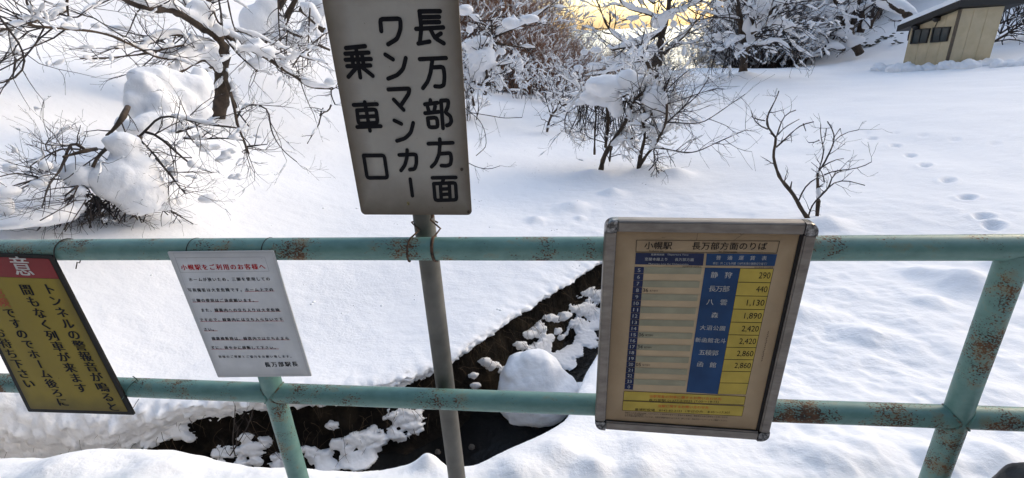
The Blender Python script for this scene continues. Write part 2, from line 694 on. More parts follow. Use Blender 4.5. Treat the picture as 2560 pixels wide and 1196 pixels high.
dsp = (np.abs(fbm(V * 12 + 3, 3)) * 0.07 - 0.02) * (0.7 + np.clip(np.tile(thick, len(PR)) * 2.0, 0, 0.9)) + 0.02 * fbm(V * 30, 2)
V[:, :2] += nn * (dsp * wgt)[:, None]
V[:, 2] += wgt * 0.018 * fbm(V * 15 + 40, 3)
ii = np.arange(len(PR) * ns).reshape(len(PR), ns)
qq = np.stack([ii[:-1, :-1], ii[1:, :-1], ii[1:, 1:], ii[:-1, 1:]], -1).reshape(-1, 4)
tag(grid_mesh('snow_overhang', V, qq, SNOW), kind='structure')

# snow stuck to the soil wall and rocks of the creek
WALL = [(450, 1080, 22), (475, 1095, 12), (560, 1130, 22), (620, 1095, 13), (640, 1120, 22), (660, 1098, 9), (610, 1155, 18), (640, 1150, 14),
                    (840, 1062, 13), (780, 1130, 15), (770, 1122, 11), (850, 1110, 14), (880, 1130, 22), (915, 1105, 34), (940, 1095, 20), (1010, 1045, 28), (1020, 1065, 22),
                    (990, 1085, 16), (820, 1160, 28), (870, 1150, 24), (900, 1160, 20), (920, 1140, 18), (700, 1165, 16), (740, 1160, 12), (690, 1140, 10), (600, 1125, 8),
                    (1320, 840, 12), (1345, 820, 14), (1360, 850, 16), (1300, 865, 12), (1375, 800, 12), (1390, 830, 9), (1230, 915, 12), (1255, 930, 12), (1350, 870, 20),
                    (1375, 890, 22), (1395, 905, 20), (1410, 890, 22), (1435, 880, 22), (1455, 850, 26), (1465, 820, 24), (1470, 780, 22), (1485, 740, 18), (1410, 790, 10), (1430, 770, 12),
                    (1440, 810, 14), (1400, 845, 8), (1330, 880, 14), (1205, 905, 8), (1180, 940, 8), (1187, 968, 7), (1420, 915, 14), (1490, 790, 20)]
WALL = np.array(WALL, float)


def project(P):
    q_ = np.asarray(P) - CAM_POS
    d_ = q_ @ CF
    return np.stack([1280 + FPX * (q_ @ CR) / d_, 598 - FPX * (q_ @ CU) / d_], -1)


FW, _ = resample(FE, 0.009)
FW = smooth_line(FW, 4)
tg2 = np.gradient(FW, axis=0)
tg2 /= np.linalg.norm(tg2, axis=1)[:, None]
nw2 = np.stack([tg2[:, 1], -tg2[:, 0]], 1)
tt_ = np.linspace(0.02, 1.0, 80)
nn_ = len(FW)
rows = []
for t in tt_:
    n0 = -0.13 + 0.16 * t if t < 0.75 else -0.01 + (t - 0.75) * 1.2
    mm_ = float(sstep(0, 0.16, np.array(n0 + 0.14)))
    zt = -0.42 * (1 - mm_) + (WATER_Z - 0.02 + 0.05 * (1 - t)) * mm_
    rows.append(np.concatenate([FW + nw2 * n0, np.full((nn_, 1), zt)], 1))
G = np.stack(rows, 0)
Vp = G.reshape(-1, 3)
ni = np.tile(nw2, (len(tt_), 1))
img = project(Vp)
msk = np.zeros(len(Vp))
for (x, y, r_) in WALL:
    msk = np.maximum(msk, np.exp(-(((img[:, 0] - x) / (r_ * 1.9)) ** 2 + ((img[:, 1] - y) / (r_ * 1.3)) ** 2) * 0.9))
hgt = msk * 1.05 + 0.62 * fbm(Vp * np.array([8, 8, 15]), 5, 2.1, 0.55) - 0.57
hgt2 = np.clip(hgt, -0.06, 0.35)
thk = np.where(hgt2 > 0, 0.008 + 0.11 * hgt2 ** 0.7, -0.02)
Vp = Vp + np.concatenate([ni * 0.8, np.full((len(ni), 1), 0.6)], 1) * (thk + 0.008 * fbm(Vp * 40, 2))[:, None]
ii = np.arange(len(Vp)).reshape(len(tt_), nn_)
qq = np.stack([ii[:-1, :-1], ii[1:, :-1], ii[1:, 1:], ii[:-1, 1:]], -1).reshape(-1, 4)
qq = qq[(hgt[qq] > 0).any(1)]
tag(grid_mesh('snow_patches', Vp, qq, SNOW), 'ragged snow patches stuck on the dark creek bank', 'snow', kind='stuff')

# the big snow capped boulder in the creek
bc = on_z(1328, 1050, WATER_Z)
bl = thing('snow_capped_boulder', bc + np.array([0, 0.12, 0]), 'rounded boulder under a tall smooth snow dome standing in the dark creek', 'boulder')
bc2 = bc + np.array([0.02, 0.16, 0])
mb = MB()
mb.blob(bc2 + np.array([0, 0, 0.04]), (0.22, 0.2, 0.16), 0.3, 1, 4, 3)
ROCK = simple('rock', (0.09, 0.075, 0.06), 0.85, 0, 0.6, 8, 0.03, 25)
mb.build('rock', ROCK, bl)
mb = MB()
for k in range(9):
    t = k / 8
    mb.blob(bc2 + np.array([0.012 * math.sin(k), 0, 0.07 + 0.25 * t]), (0.30 * math.cos(t * 1.25) ** 0.55, 0.26 * math.cos(t * 1.25) ** 0.62, 0.17), 0.05, 1, 4, 5 + k)
for k in range(7):
    mb.blob(bc2 + np.array([-0.14 + 0.035 * k, -0.17, 0.03 - 0.05 * (k in (1, 2, 3)) + 0.01 * k]), (0.045, 0.05, 0.07), 0.4, 1.4, 3, k)
mb.blob(bc2 + np.array([0.13, -0.03, 0.14]), (0.2, 0.2, 0.15), 0.15, 1, 4, 77)
mb.blob(bc2 + np.array([-0.08, 0.0, 0.30]), (0.15, 0.16, 0.14), 0.15, 1, 4, 78)
remesh(mb.build('snow_cap', SNOW, bl), 0.012, 5, 0.03, 0.12)

for (px, py, w_, h_, lab) in [(1455, 985, 0.12, 0.10, 'low snow covered rock in the creek between the dome boulder and the framed timetable'),
                              (1180, 1100, 0.022, 0.04, 'small pale stone poking out of black water just right of the grey pole'),
                              (1095, 1112, 0.02, 0.035, 'small snowy stone in black water just left of the grey pole')]:
    c = on_z(px, py + 20, WATER_Z)
    b2 = thing('creek_rock', c, lab, 'rock')
    mb = MB()
    mb.blob(c, (w_, w_ * 0.9, h_ * 0.7), 0.4, 1, 3, px)
    mb.build('rock', ROCK, b2)
    if w_ > 0.05:
        mb = MB()
        mb.blob(c + np.array([0, 0, h_ * 0.6]), (w_ * 1.05, w_, h_ * 0.75), 0.15, 1, 4, px + 3)
        mb.blob(c + np.array([0.1, 0.05, h_ * 0.3]), (w_ * 0.9, w_, h_ * 0.75), 0.15, 1, 4, px + 3)
        remesh(mb.build('snow_cap', SNOW, b2), 0.012, 4)

# dead grass and roots hanging from the soil wall
rng = np.random.RandomState(21)
mb = MB()
for k in range(420):
    i = rng.randint(20, len(FE) - 10)
    q0 = FE[i] + nrm[i] * rng.uniform(-0.10, 0.0)
    z0 = rng.uniform(-0.92, -0.5)
    p = np.array([q0[0], q0[1], z0])
    d = np.array([*(nrm[i] * rng.uniform(0.2, 1.0) + tg[i] * rng.normal() * 0.6), rng.uniform(-0.9, 0.35)])
    L = rng.uniform(0.05, 0.2)
    P = [p]
    for j in range(4):
        d = d / np.linalg.norm(d)
        P.append(P[-1] + d * L / 4)
        d = d + np.array([0, 0, -0.35]) + rng.normal(size=3) * 0.25
    mb.tube(np.array(P), np.linspace(0.0018, 0.0008, 5), 3, caps=False)
tag(mb.build('dead_grass', simple('dead_grass', (0.075, 0.05, 0.028), 0.9, 0, 0.6, 9)), 'dead grass and roots hanging from the creek bank', 'grass', kind='stuff')

# clods of fallen snow on the slopes
mb = MB()
for k in range(130):
    if k < 130:
        a, dd = rad(rng.uniform(-50, 8)), rng.uniform(3.4, 10)
    else:
        a, dd = rad(rng.uniform(8, 42)), rng.uniform(1.7, 4.5)
    x, y = math.sin(a) * dd, math.cos(a) * dd
    if inside(np.array([[x, y]]), POLY)[0] or y < 1.45:
        continue
    r0 = min(abs(rng.normal()), 1.8) * 0.010 + 0.004
    for j in range(1 + rng.randint(3)):
        x2, y2 = x + rng.normal() * r0 * 3, y + rng.normal() * r0 * 3
        mb.blob((x2, y2, 0), np.array([1, 1, 0.7]) * r0 * rng.uniform(0.5, 1.1), 0.3, 1.3, 2, rng.uniform(0, 50))
        V_ = mb.v[-1]
        V_[:, 2] += ground_z(x2, y2) - r0 * 0.15
tag(mb.build('snow_crumbs', SNOW), 'small crumbs of fallen snow scattered over the slopes', 'snow', kind='stuff')
#@@REST

# ------------------------------------------------------------------ railing
D = 1.15
ZT, ZL = 1.0985, 0.6156
m_, n_, b_ = new_mat('green_rail_paint')
tc = N(n_, 'ShaderNodeTexCoord')
big = noise_node(n_, 4.5, 5, 0.65, src=tc.outputs['Object'])
fine = noise_node(n_, 260, 3, 0.6, src=tc.outputs['Object'], stretch=(0.7, 1, 1))
mid = noise_node(n_, 30, 5, 0.65, src=tc.outputs['Object'], stretch=(0.6, 1, 1))
spot = math_node(n_, 'ADD', math_node(n_, 'MULTIPLY', big, 0.85), math_node(n_, 'MULTIPLY', fine, 0.5))
patch = math_node(n_, 'ADD', math_node(n_, 'MULTIPLY', big, 0.6), math_node(n_, 'MULTIPLY', mid, 0.6))
paint = ramp(n_, mid, [(0.25, (0.085, 0.18, 0.155)), (0.5, (0.115, 0.23, 0.20)), (0.75, (0.145, 0.27, 0.235))])
stain = ramp(n_, patch, [(0.63, (0, 0, 0)), (0.74, (0.8, 0.8, 0.8))])
c = mix(n_, stain, paint, (0.17, 0.16, 0.09))
rusty = ramp(n_, patch, [(0.785, (0, 0, 0)), (0.83, (1, 1, 1))])
c = mix(n_, rusty, c, (0.15, 0.06, 0.022))
sp = ramp(n_, spot, [(0.742, (0, 0, 0)), (0.775, (1, 1, 1))])
rustc = ramp(n_, mid, [(0.35, (0.035, 0.02, 0.013)), (0.65, (0.16, 0.075, 0.03))])
c = mix(n_, sp, c, rustc)
n_.links.new(c, b_.inputs['Base Color'])
rr_ = ramp(n_, spot, [(0.72, (0.42, 0.42, 0.42)), (0.79, (0.85, 0.85, 0.85))])
n_.links.new(rr_, b_.inputs['Roughness'])
hh = math_node(n_, 'SUBTRACT', math_node(n_, 'MULTIPLY', noise_node(n_, 70, 3, 0.5, src=tc.outputs['Object']), 0.35), sp)
bump(n_, b_, hh, 0.5, 0.0012)
PAINT = m_
m_, n_, b_ = new_mat('rusty_weld')
f = noise_node(n_, 45, 6, 0.7)
n_.links.new(ramp(n_, f, [(0.36, (0.05, 0.03, 0.02)), (0.44, (0.11, 0.08, 0.05)), (0.52, (0.10, 0.20, 0.165)), (0.7, (0.12, 0.29, 0.25))]), b_.inputs['Base Color'])
b_.inputs['Roughness'].default_value = 0.85
bump(n_, b_, f, 0.8, 0.004)
WELD = m_

railing = thing('pipe_railing', (0, D, 0), 'mint green steel pipe railing with rust spots and two horizontal rails', 'railing')


def wavy_rail(z, r):
    x = np.linspace(-4.2, 4.2, 241)
    P = np.stack([x, D + 0 * x, z + 0.0012 * np.sin(x * 2.3 + z * 9)], 1)
    b = MB()
    b.tube(P, r, 36)
    return b


wavy_rail(ZT, 0.0303).build('rail', PAINT, railing, auto=50)
wavy_rail(ZL, 0.0303).build('rail', PAINT, railing, auto=50)
for X in (-2.83, -0.9253, 0.9816, 2.89):
    b = MB()
    zz = np.linspace(-0.45, ZT - 0.012, 60)
    b.tube(np.stack([X + 0 * zz, D + 0 * zz, zz], 1), 0.0306, 36)
    po = b.build('post', PAINT, railing, auto=50)
    b = MB()
    for sx in (-1, 1):      # weld beads where the rail meets the post
        t = np.linspace(0, 2 * math.pi, 49)
        rp = 0.0307
        bulge = 0.0035 * (1 + 0.5 * np.sin(t * 5 + X))
        y_ = np.cos(t) * rp
        z_ = np.sin(t) * rp
        x_ = X + sx * np.sqrt(np.maximum(0.0306 ** 2 - (y_ * 0.98) ** 2, 0)) + sx * 0.001
        b.tube(np.stack([x_, D + y_ * 1.02, ZL + z_ * 1.02], 1), 0.0018 + bulge * 0.3, 6, caps=False)
    b.build('weld', WELD, po)


# ------------------------------------------------------------------ flat panels and lettering
class Panel:
    """a flat board given by its corners TL, TR, BR, BL in space"""

    def __init__(s, corners):
        s.c = [np.asarray(q, float) for q in corners]
        a = s.c[1] - s.c[0]
        b = s.c[3] - s.c[0]
        n = np.cross(b, a)
        s.n = n / np.linalg.norm(n)
        if s.n[1] > 0:
            s.n = -s.n
        s.W = np.linalg.norm(a)
        s.H = np.linalg.norm(b)

    def at(s, u, v, off=0.0):
        u = np.asarray(u, float)[..., None]
        v = np.asarray(v, float)[..., None]
        return (s.c[0] * (1 - u) * (1 - v) + s.c[1] * u * (1 - v) + s.c[2] * u * v + s.c[3] * (1 - u) * v) + s.n * off

    def uv(s, px, py):
        d = ray(px, py)
        t = ((s.c[0] - CAM_POS) @ s.n) / (d @ s.n)
        return s.uvw(CAM_POS + d * t)

    def uvw(s, P):
        u = v = 0.5
        for _ in range(12):
            p = s.at(u, v)
            du = (s.c[1] - s.c[0]) * (1 - v) + (s.c[2] - s.c[3]) * v
            dv = (s.c[3] - s.c[0]) * (1 - u) + (s.c[2] - s.c[1]) * u
            A = np.stack([du, dv], 1)
            x = np.linalg.lstsq(A, P - p, rcond=None)[0]
            u += x[0]
            v += x[1]
        return np.array([u, v])

    def slab(s, name, mat, parent, th, radius=0.004, rect=(0, 0, 1, 1), off=0.0, smooth=False):
        u0, v0, u1, v1 = rect
        ru, rv = radius / s.W, radius / s.H
        pts = []
        k = 6
        for cu, cv, a0 in ((u1 - ru, v0 + rv, -90), (u1 - ru, v1 - rv, 0), (u0 + ru, v1 - rv, 90), (u0 + ru, v0 + rv, 180)):
            for i in range(k + 1):
                a = rad(a0 + 90 * i / k)
                pts.append((cu + ru * math.cos(a), cv + rv * math.sin(a)))
        pts = np.array(pts)
        b = MB()
        b.hexa(s.at(pts[:, 0], pts[:, 1], off), s.at(pts[:, 0], pts[:, 1], off - th))
        o = b.build(name, mat, parent, smooth=smooth)
        lay = o.data.uv_layers.new(name='face')
        for l in o.data.loops:
            p = pts[l.vertex_index % len(pts)]
            lay.data[l.index].uv = (p[0], 1 - p[1])
        return o


_gl = {}


def glyph(ch, off):
    key = (ch, off)
    if key not in _gl:
        cu = bpy.data.curves.new('t', 'FONT')
        cu.body = ch
        cu.offset = off
        cu.resolution_u = 3
        o = bpy.data.objects.new('t', cu)
        COL.objects.link(o)
        dg = bpy.context.evaluated_depsgraph_get()
        me = bpy.data.meshes.new_from_object(o.evaluated_get(dg))
        V = np.array([v.co[:2] for v in me.vertices]) if len(me.vertices) else np.zeros((0, 2))
        F = [tuple(p.vertices) for p in me.polygons]
        bpy.data.objects.remove(o)
        bpy.data.curves.remove(cu)
        bpy.data.meshes.remove(me)
        _gl[key] = (V, F)
    return _gl[key]


class Ink:
    def __init__(s, panel, off=0.0006):
        s.p, s.off, s.mb, s.k = panel, off, MB(), 0
        s.off0 = off
        s.pieces = []

    def _put(s, V2, F, flip=True):
        s.k += 1
        V = s.p.at(V2[:, 0], V2[:, 1], s.off)
        s.mb.add(V, F)

    def char(s, ch, u, v, em, bold=0.0, sx=1.0, rot=0, seq=False):
        """em in metres, centre at (u, v)"""
        if ch in ' 　':
            return
        V, F = glyph(ch, 0.0)
        if not len(V):
            return
        q = (V - np.array([0.5 if not seq else 0.5 * (V[:, 0].min() + V[:, 0].max()), 0.38])) * em
        if rot:
            q = np.stack([q[:, 1], -q[:, 0]], 1)
        for dx in ((0,) if not bold else (-0.5, 0, 0.5)):
            s.off += 0.000012
            if s.off > s.off0 + 0.0003:
                s.off = s.off0
            s._put(np.stack([u + (q[:, 0] * sx + dx * bold * em * 1.6) / s.p.W, v - q[:, 1] / s.p.H], 1), F)

    def run(s, text, p0, p1, ratio, bold=0.01, vertical=False, px=True, sx=1.0):
        a = s.p.uv(*p0) if px else np.array(p0)
        b = s.p.uv(*p1) if px else np.array(p1)
        s.new_piece()
        k = max(len(text) - 1, 1)
        step = np.linalg.norm((b - a) / k * np.array([s.p.W, s.p.H]))
        for i, ch in enumerate(text):
            q = a + (b - a) * i / k
            s.char(ch, q[0], q[1], step * ratio, bold, sx, rot=(vertical and ch in 'ー～（）'))

    def fit(s, text, p0, p1, hpx, bold=0.0, px=True, h=None):
        """a whole string stretched between two baseline points"""
        a = s.p.uv(*p0) if px else np.array(p0)
        b = s.p.uv(*p1) if px else np.array(p1)
        s.new_piece()
        V, F = glyph(text, 0.0)
        x0, x1 = V[:, 0].min(), V[:, 0].max()
        t = (V[:, 0] - x0) / (x1 - x0)
        hh = h if h is not None else hpx
        base = a[None] + (b - a)[None] * t[:, None]
        base[:, 1] -= (V[:, 1]) / 0.72 * hh / s.p.H
        s._put(base, F)

    def quad(s, cs, px=True):
        q = np.array([s.p.uv(*c) if px else c for c in cs])
        s._put(q, [(0, 1, 2, 3)])

    def line(s, p0, p1, wd, px=True):
        a = s.p.uv(*p0) if px else np.array(p0)
        b = s.p.uv(*p1) if px else np.array(p1)
        sc = np.array([s.p.W, s.p.H])
        d = (b - a) * sc
        d /= np.linalg.norm(d)
        nrm_ = np.array([-d[1], d[0]]) * wd / 2 / sc
        s._put(np.array([a + nrm_, b + nrm_, b - nrm_, a - nrm_]), [(0, 1, 2, 3)])

    def outline(s, cs, wd, px=True):
        for i in range(4):
            s.line(cs[i], cs[(i + 1) % 4], wd, px)

    def stroke(s, pts, wd):
        q = np.array([s.p.uv(*c) for c in pts]) * np.array([s.p.W, s.p.H])
        # round the bends a little
        r = [q[0]]
        for i in range(1, len(q) - 1):
            a, b, c = q[i - 1], q[i], q[i + 1]
            la, lc = np.linalg.norm(a - b), np.linalg.norm(c - b)
            k = min(0.006, la * 0.3, lc * 0.3)
            A = b + (a - b) / la * k
            Cc = b + (c - b) / lc * k
            r += [A, 0.25 * A + 0.5 * b + 0.25 * Cc, Cc]
        r.append(q[-1])
        sc = np.array([s.p.W, s.p.H])
        for i in range(len(r) - 1):
            d = r[i + 1] - r[i]
            L = np.linalg.norm(d)
            if L < 1e-6:
                continue
            n2 = np.array([-d[1], d[0]]) / L * wd / 2
            s.off += 0.000002
            s._put(np.array([r[i] + n2, r[i + 1] + n2, r[i + 1] - n2, r[i] - n2]) / sc, [(0, 1, 2, 3)])
        a = np.arange(14) * 2 * math.pi / 14
        for p in r:
            s.off += 0.000002
            s._put((p + np.stack([np.cos(a), np.sin(a)], 1) * wd / 2) / sc, [tuple(range(14))])

    def new_piece(s):
        if s.mb.n:
            s.pieces.append(s.mb)
        s.mb = MB()

    def done(s, name, mat, parent):
        s.new_piece()
        for m_b in s.pieces:
            o = m_b.build(name, mat, parent, smooth=False)
        return o


def flat_mat(name, col, rough=0.5, var=0.12, scale=25):
    return simple(name, col, rough, 0, var, scale, spec=0.15)


def board_mat(name, col, grime, edge0=0.02, edge1=0.16, rough=0.5, amount=0.8, spots=True, spec=0.15):
    """old sheet: dirt gathers towards the rim, blotches and flecks elsewhere"""
    m, n, b = new_mat(name)
    uvn = N(n, 'ShaderNodeUVMap', uv_map='face')
    sep = N(n, 'ShaderNodeSeparateXYZ')
    n.links.new(uvn.outputs[0], sep.inputs[0])
    ex = math_node(n, 'MINIMUM', sep.outputs[0], math_node(n, 'SUBTRACT', 1.0, sep.outputs[0]))
    ey = math_node(n, 'MINIMUM', sep.outputs[1], math_node(n, 'SUBTRACT', 1.0, sep.outputs[1]))
    e = math_node(n, 'MINIMUM', ex, ey)
    nz = noise_node(n, 14, 5, 0.6)
    e2 = math_node(n, 'ADD', e, math_node(n, 'MULTIPLY', math_node(n, 'SUBTRACT', nz, 0.5), 0.10))
    rim = ramp(n, e2, [(edge0, (amount,) * 3), (edge1, (0, 0, 0))])
    blot = noise_node(n, 6, 6, 0.65)
    base = ramp(n, blot, [(0.3, tuple(x * 0.86 for x in col)), (0.7, tuple(min(1, x * 1.08) for x in col))])
    c = mix(n, rim, base, grime)
    if spots:
        fl = noise_node(n, 75, 3, 0.5)
        c = mix(n, ramp(n, fl, [(0.73, (0, 0, 0)), (0.78, (0.8, 0.8, 0.8))]), c, tuple(x * 0.35 for x in grime))
    n.links.new(c, b.inputs['Base Color'])
    b.inputs['Roughness'].default_value = rough
    b.inputs['Specular IOR Level'].default_value = spec
    return m


def loop_wire(name, pts, r, label, group=None, mat=None):
    b = MB()
    P = np.asarray(pts, float)
    b.tube(P, r, 7)
    o = b.build(name, mat or WIRE, loc=P.mean(0))
    return tag(o, label, 'wire', group)


def rail_arc(X, z, a0, a1, r=0.0318, lean=0.0, k=18, y=None):
    t = np.radians(np.linspace(a0, a1, k))       # 0 = front (towards the platform), 90 = top
    return [np.array([X + lean * (i / (k - 1)), D - r * math.cos(q), z + r * math.sin(q)]) for i, q in enumerate(t)]


# ------------------------------------------------------------------ boarding point sign on its pole
PY = 1.213
GALV = simple('weathered_galvanised_steel', (0.12, 0.115, 0.10), 0.65, 0.2, 0.45, 7, 0.001, 60)
PLATE = board_mat('aged_sign_plate', (0.37, 0.345, 0.30), (0.10, 0.072, 0.045), 0.0, 0.19, 0.5, 0.85)
YS = PY - 0.0345
cn = [on_y(805, 0, YS), on_y(1146, 0, YS), on_y(1179.5, 538, YS), on_y(904, 537, YS)]
up1 = (cn[0] - cn[3]) / np.linalg.norm(cn[0] - cn[3])
up2 = (cn[1] - cn[2]) / np.linalg.norm(cn[1] - cn[2])
cn[0] = cn[0] + up1 * 0.10
cn[1] = cn[1] + up2 * 0.10
sg = thing('boarding_sign', (-0.399, PY, -0.3), 'tall weathered grey plate on a pole with three columns of bold black lettering', 'sign')
b = MB()
zz = np.linspace(-0.45, 1.78, 80)
b.tube(np.stack([-0.399 + 0 * zz, PY + 0 * zz, zz], 1), 0.0285, 32)
b.build('pole', GALV, sg, auto=50)
pn = Panel(cn)
pn.slab('plate', PLATE, sg, 0.004, 0.012)
ink = Ink(pn)


def c2(pts):
    return [(780 + x / 1.993, y / 1.993) for x, y in pts]


STROKES = [
    [(535, 58), (638, 57)], [(536, 60), (545, 140), (538, 212)], [(545, 87), (634, 85)], [(548, 113), (634, 111)], [(519, 145), (654, 138)],
    [(530, 218), (586, 208)], [(590, 146), (612, 190), (657, 217)], [(642, 168), (612, 188)],
    [(537, 296), (668, 290)], [(600, 300), (592, 360), (577, 408), (553, 440)], [(600, 337), (655, 334), (661, 380), (657, 425), (640, 433), (614, 431)],
    [(590, 500), (591, 515)], [(563, 521), (626, 513)], [(577, 535), (582, 553)], [(614, 530), (610, 550)], [(564, 565), (632, 558)],
    [(577, 590), (583, 636), (628, 634), (622, 586), (577, 590)], [(643, 503), (653, 640)], [(643, 503), (680, 500), (678, 533), (664, 560), (690, 580), (695, 606), (686, 622), (672, 626)],
    [(637, 694), (638, 712)], [(580, 717), (702, 712)], [(638, 718), (634, 770), (616, 812), (596, 832)], [(640, 767), (690, 763), (695, 792), (690, 820), (672, 827), (645, 826)],
    [(600, 887), (717, 885)], [(656, 890), (650, 912)], [(607, 916), (614, 999), (721, 996), (715, 911), (607, 916)], [(640, 916), (645, 997)], [(684, 914), (689, 996)],
    [(643, 943), (684, 941)], [(644, 970), (686, 968)],
    [(346, 156), (340, 97), (441, 94), (442, 145), (425, 195), (380, 222)],
    [(366, 273), (404, 297)], [(468, 290), (455, 345), (426, 375), (380, 393)],
    [(381, 447), (487, 442), (482, 468), (448, 520)], [(408, 497), (457, 548)],
    [(411, 601), (446, 618)], [(505, 613), (494, 660), (465, 690), (424, 703)],
    [(435, 773), (520, 769), (521, 815), (512, 843), (488, 846)], [(475, 748), (473, 790), (463, 825), (444, 850)],
    [(490, 893), (501, 976)],
    [(170, 241), (266, 231)], [(167, 269), (283, 263)], [(168, 299), (295, 295)], [(176, 331), (292, 327)], [(220, 238), (242, 387)], [(199, 270), (207, 330)], [(249, 266), (259, 328)],
    [(224, 336), (182, 384)], [(250, 336), (304, 379)],
    [(208, 524), (325, 520)], [(264, 510), (290, 652)], [(225, 551), (233, 617), (328, 613), (320, 546), (225, 551)], [(231, 584), (324, 579)], [(226, 634), (344, 629)],
    [(258, 776), (276, 887), (377, 886), (361, 775), (258, 776)]]
for st_i, st in enumerate(STROKES):
    if st_i in (29, 37):
        ink.new_piece()
    ink.stroke(c2(st), 0.0098)
ink.done('lettering', BLACK, sg)
ink = Ink(pn, 0.0005)
ink.quad([(1017, 505), (1023, 504.5), (1024, 513), (1018, 513.5)])
ink.done('small_sticker', flat_mat('sticker', (0.16, 0.13, 0.06), 0.5, 0.9, 300), sg)
b = MB()
for (u, v) in ((0.975, 0.985), (0.94, 0.80)):
    b.blob(pn.at(u, v, 0.001), (0.004, 0.002, 0.004), 0.3, 1, 2)
b.build('rivet', BARK, sg)

# rusty wires tying that pole to the top rail
RW = simple('rusty_wire', (0.09, 0.05, 0.03), 0.8, 0.2, 0.7, 60)


def XD(px, py, Y):
    return on_y(px, py, Y)[0]


x1 = XD(1001, 622, D - 0.03)
P = rail_arc(x1 + 0.012, ZT, -80, 100, 0.0325, 0.010)
P += [np.array([x1 + 0.035, D + 0.03, ZT + 0.04]), np.array([-0.43, D + 0.05, ZT + 0.055]), np.array([-0.40, PY + 0.031, ZT + 0.055]), np.array([-0.366, PY + 0.01, ZT + 0.045])]
loop_wire('wire_tie', P, 0.0023, 'rusty wire loop round the top rail just left of the grey sign pole', None, RW)
x2 = XD(1071, 622, D - 0.03)
P = rail_arc(x2 + 0.012, ZT, -85, 100, 0.0325, -0.004)
P = P + [np.array([x2 + 0.02, D + 0.028, ZT + 0.045]), np.array([-0.372, PY - 0.03, ZT + 0.068]), np.array([-0.366, PY - 0.03, ZT + 0.078])]
b = MB()
b.tube(P, 0.0025, 7)
b.blob(P[-1], (0.005, 0.005, 0.005), 0.5, 1, 2)
P2 = rail_arc(x2 + 0.008, ZT, -85, 100, 0.0322, -0.004)
b.tube(P2, 0.002, 7)
tag(b.build('wire_tie', RW, loc=P[4]), 'rusty wire loop on the top rail in front of the sign pole, twisted end up', 'wire')

# ------------------------------------------------------------------ white notice
YW = D - 0.0345
cw_ = [(418, 630), (683, 627), (779, 941), (545, 944)]
wn = thing('white_notice', on_y(480, 630, YW), 'white sheet notice with a red heading and red underlined black text hung on the railing', 'notice')
pw = Panel([on_y(x, y, YW) for x, y in cw_])
WHITE = board_mat('white_plastic', (0.58, 0.585, 0.58), (0.40, 0.40, 0.39), 0.0, 0.10, 0.4, 0.7, False)
pw.slab('board', WHITE, wn, 0.003, 0.003)


def c3(x, y):
    return (400 + x / 3.3225, 600 + y / 3.3225)


RED = flat_mat('red_print', (0.45, 0.02, 0.025), 0.5)
ink = Ink(pw)
ink.run('小幌駅をご利用のお客様へ', c3(200, 228), c3(848, 222), 0.88, 0.035)
ink.done('heading', RED, wn)
ink = Ink(pw)
BOXC = [c3(127, 148), c3(870, 142), c3(908, 260), c3(172, 270)]
ink.outline(BOXC, 0.0007)
ink.outline([c3(110, 110), c3(930, 105), c3(1235, 1118), c3(480, 1125)], 0.0004)
ink.done('heading_box', flat_mat('grey_print', (0.25, 0.25, 0.26), 0.5), wn)
ink = Ink(pw)
for t, a, c_ in [('ホームが狭いため、三脚を使用しての', (255, 330), (898, 324)), ('写真撮影は大変危険です。ホーム上での', (248, 417), (925, 413)),
                 ('三脚の使用はご遠慮願います。', (283, 503), (785, 502)), ('また、線路内への立ち入りは大変危険', (355, 583), (978, 582)),
                 ('ですので、線路内には立ち入らないで下', (345, 664), (1005, 660)), ('さい。', (378, 743), (450, 742)),
                 ('線路横断時は、線路内では立ち止まら', (446, 820), (1055, 818)), ('ずに、速やかに横断して下さい。', (440, 895), (965, 895)),
                 ('皆様のご理解とご協力をお願い致します。', (500, 970), (1095, 968))]:
    ink.run(t, c3(*a), c3(*c_), 0.84 if '皆' not in t else 0.76, 0.03)
ink.run('長万部駅長', c3(893, 1036), c3(1120, 1030), 0.86, 0.035)
ink.done('body_text', BLACK, wn)
ink = Ink(pw)
for a, c_ in [((705, 428), (952, 425)), ((272, 517), (820, 513)), ((452, 598), (1003, 593)), ((335, 677), (1030, 674)), ((367, 757), (480, 755)),
              ((432, 832), (1082, 830)), ((428, 908), (988, 906))]:
    ink.line(c3(*a), c3(*c_), 0.0011)
ink.done('underline', RED, wn)
for px, lab in ((466, 'thin dark wire over the top rail at the left end of the white notice'), (655, 'thin dark wire over the top rail at the right end of the white notice')):
    X = XD(px, 612, D - 0.03)
    P = [np.array([X - 0.008, D - 0.0335, ZT - 0.012])] + rail_arc(X - 0.008, ZT, 0, 200, 0.0315, 0.014)
    loop_wire('wire_tie', P, 0.0013, lab)

# ------------------------------------------------------------------ yellow warning board
YY = D - 0.037
YEL = board_mat('dirty_yellow_print', (0.26, 0.19, 0.017), (0.055, 0.042, 0.012), 0.0, 0.14, 0.4, 0.75, True)
REDB = board_mat('faded_red_print', (0.25, 0.025, 0.025), (0.13, 0.022, 0.022), 0.0, 0.2, 0.4, 0.4, True)
tl, tr, br_, bl_ = (-128, 630), (130, 640), (336, 1038), (71, 1030)
py_ = Panel([on_y(*q_, YY) for q_ in (tl, tr, br_, bl_)])
yb = thing('warning_board', on_y(130, 640, YY), 'dirty yellow warning board with red header and black frame at the left edge', 'sign')
py_.slab('backing', flat_mat('black_frame_tape', (0.016, 0.015, 0.013), 0.55, 0.4, 20), yb, 0.006, 0.004)


def c4(x, y):
    return (x / 2.781, 620 + y / 2.781)


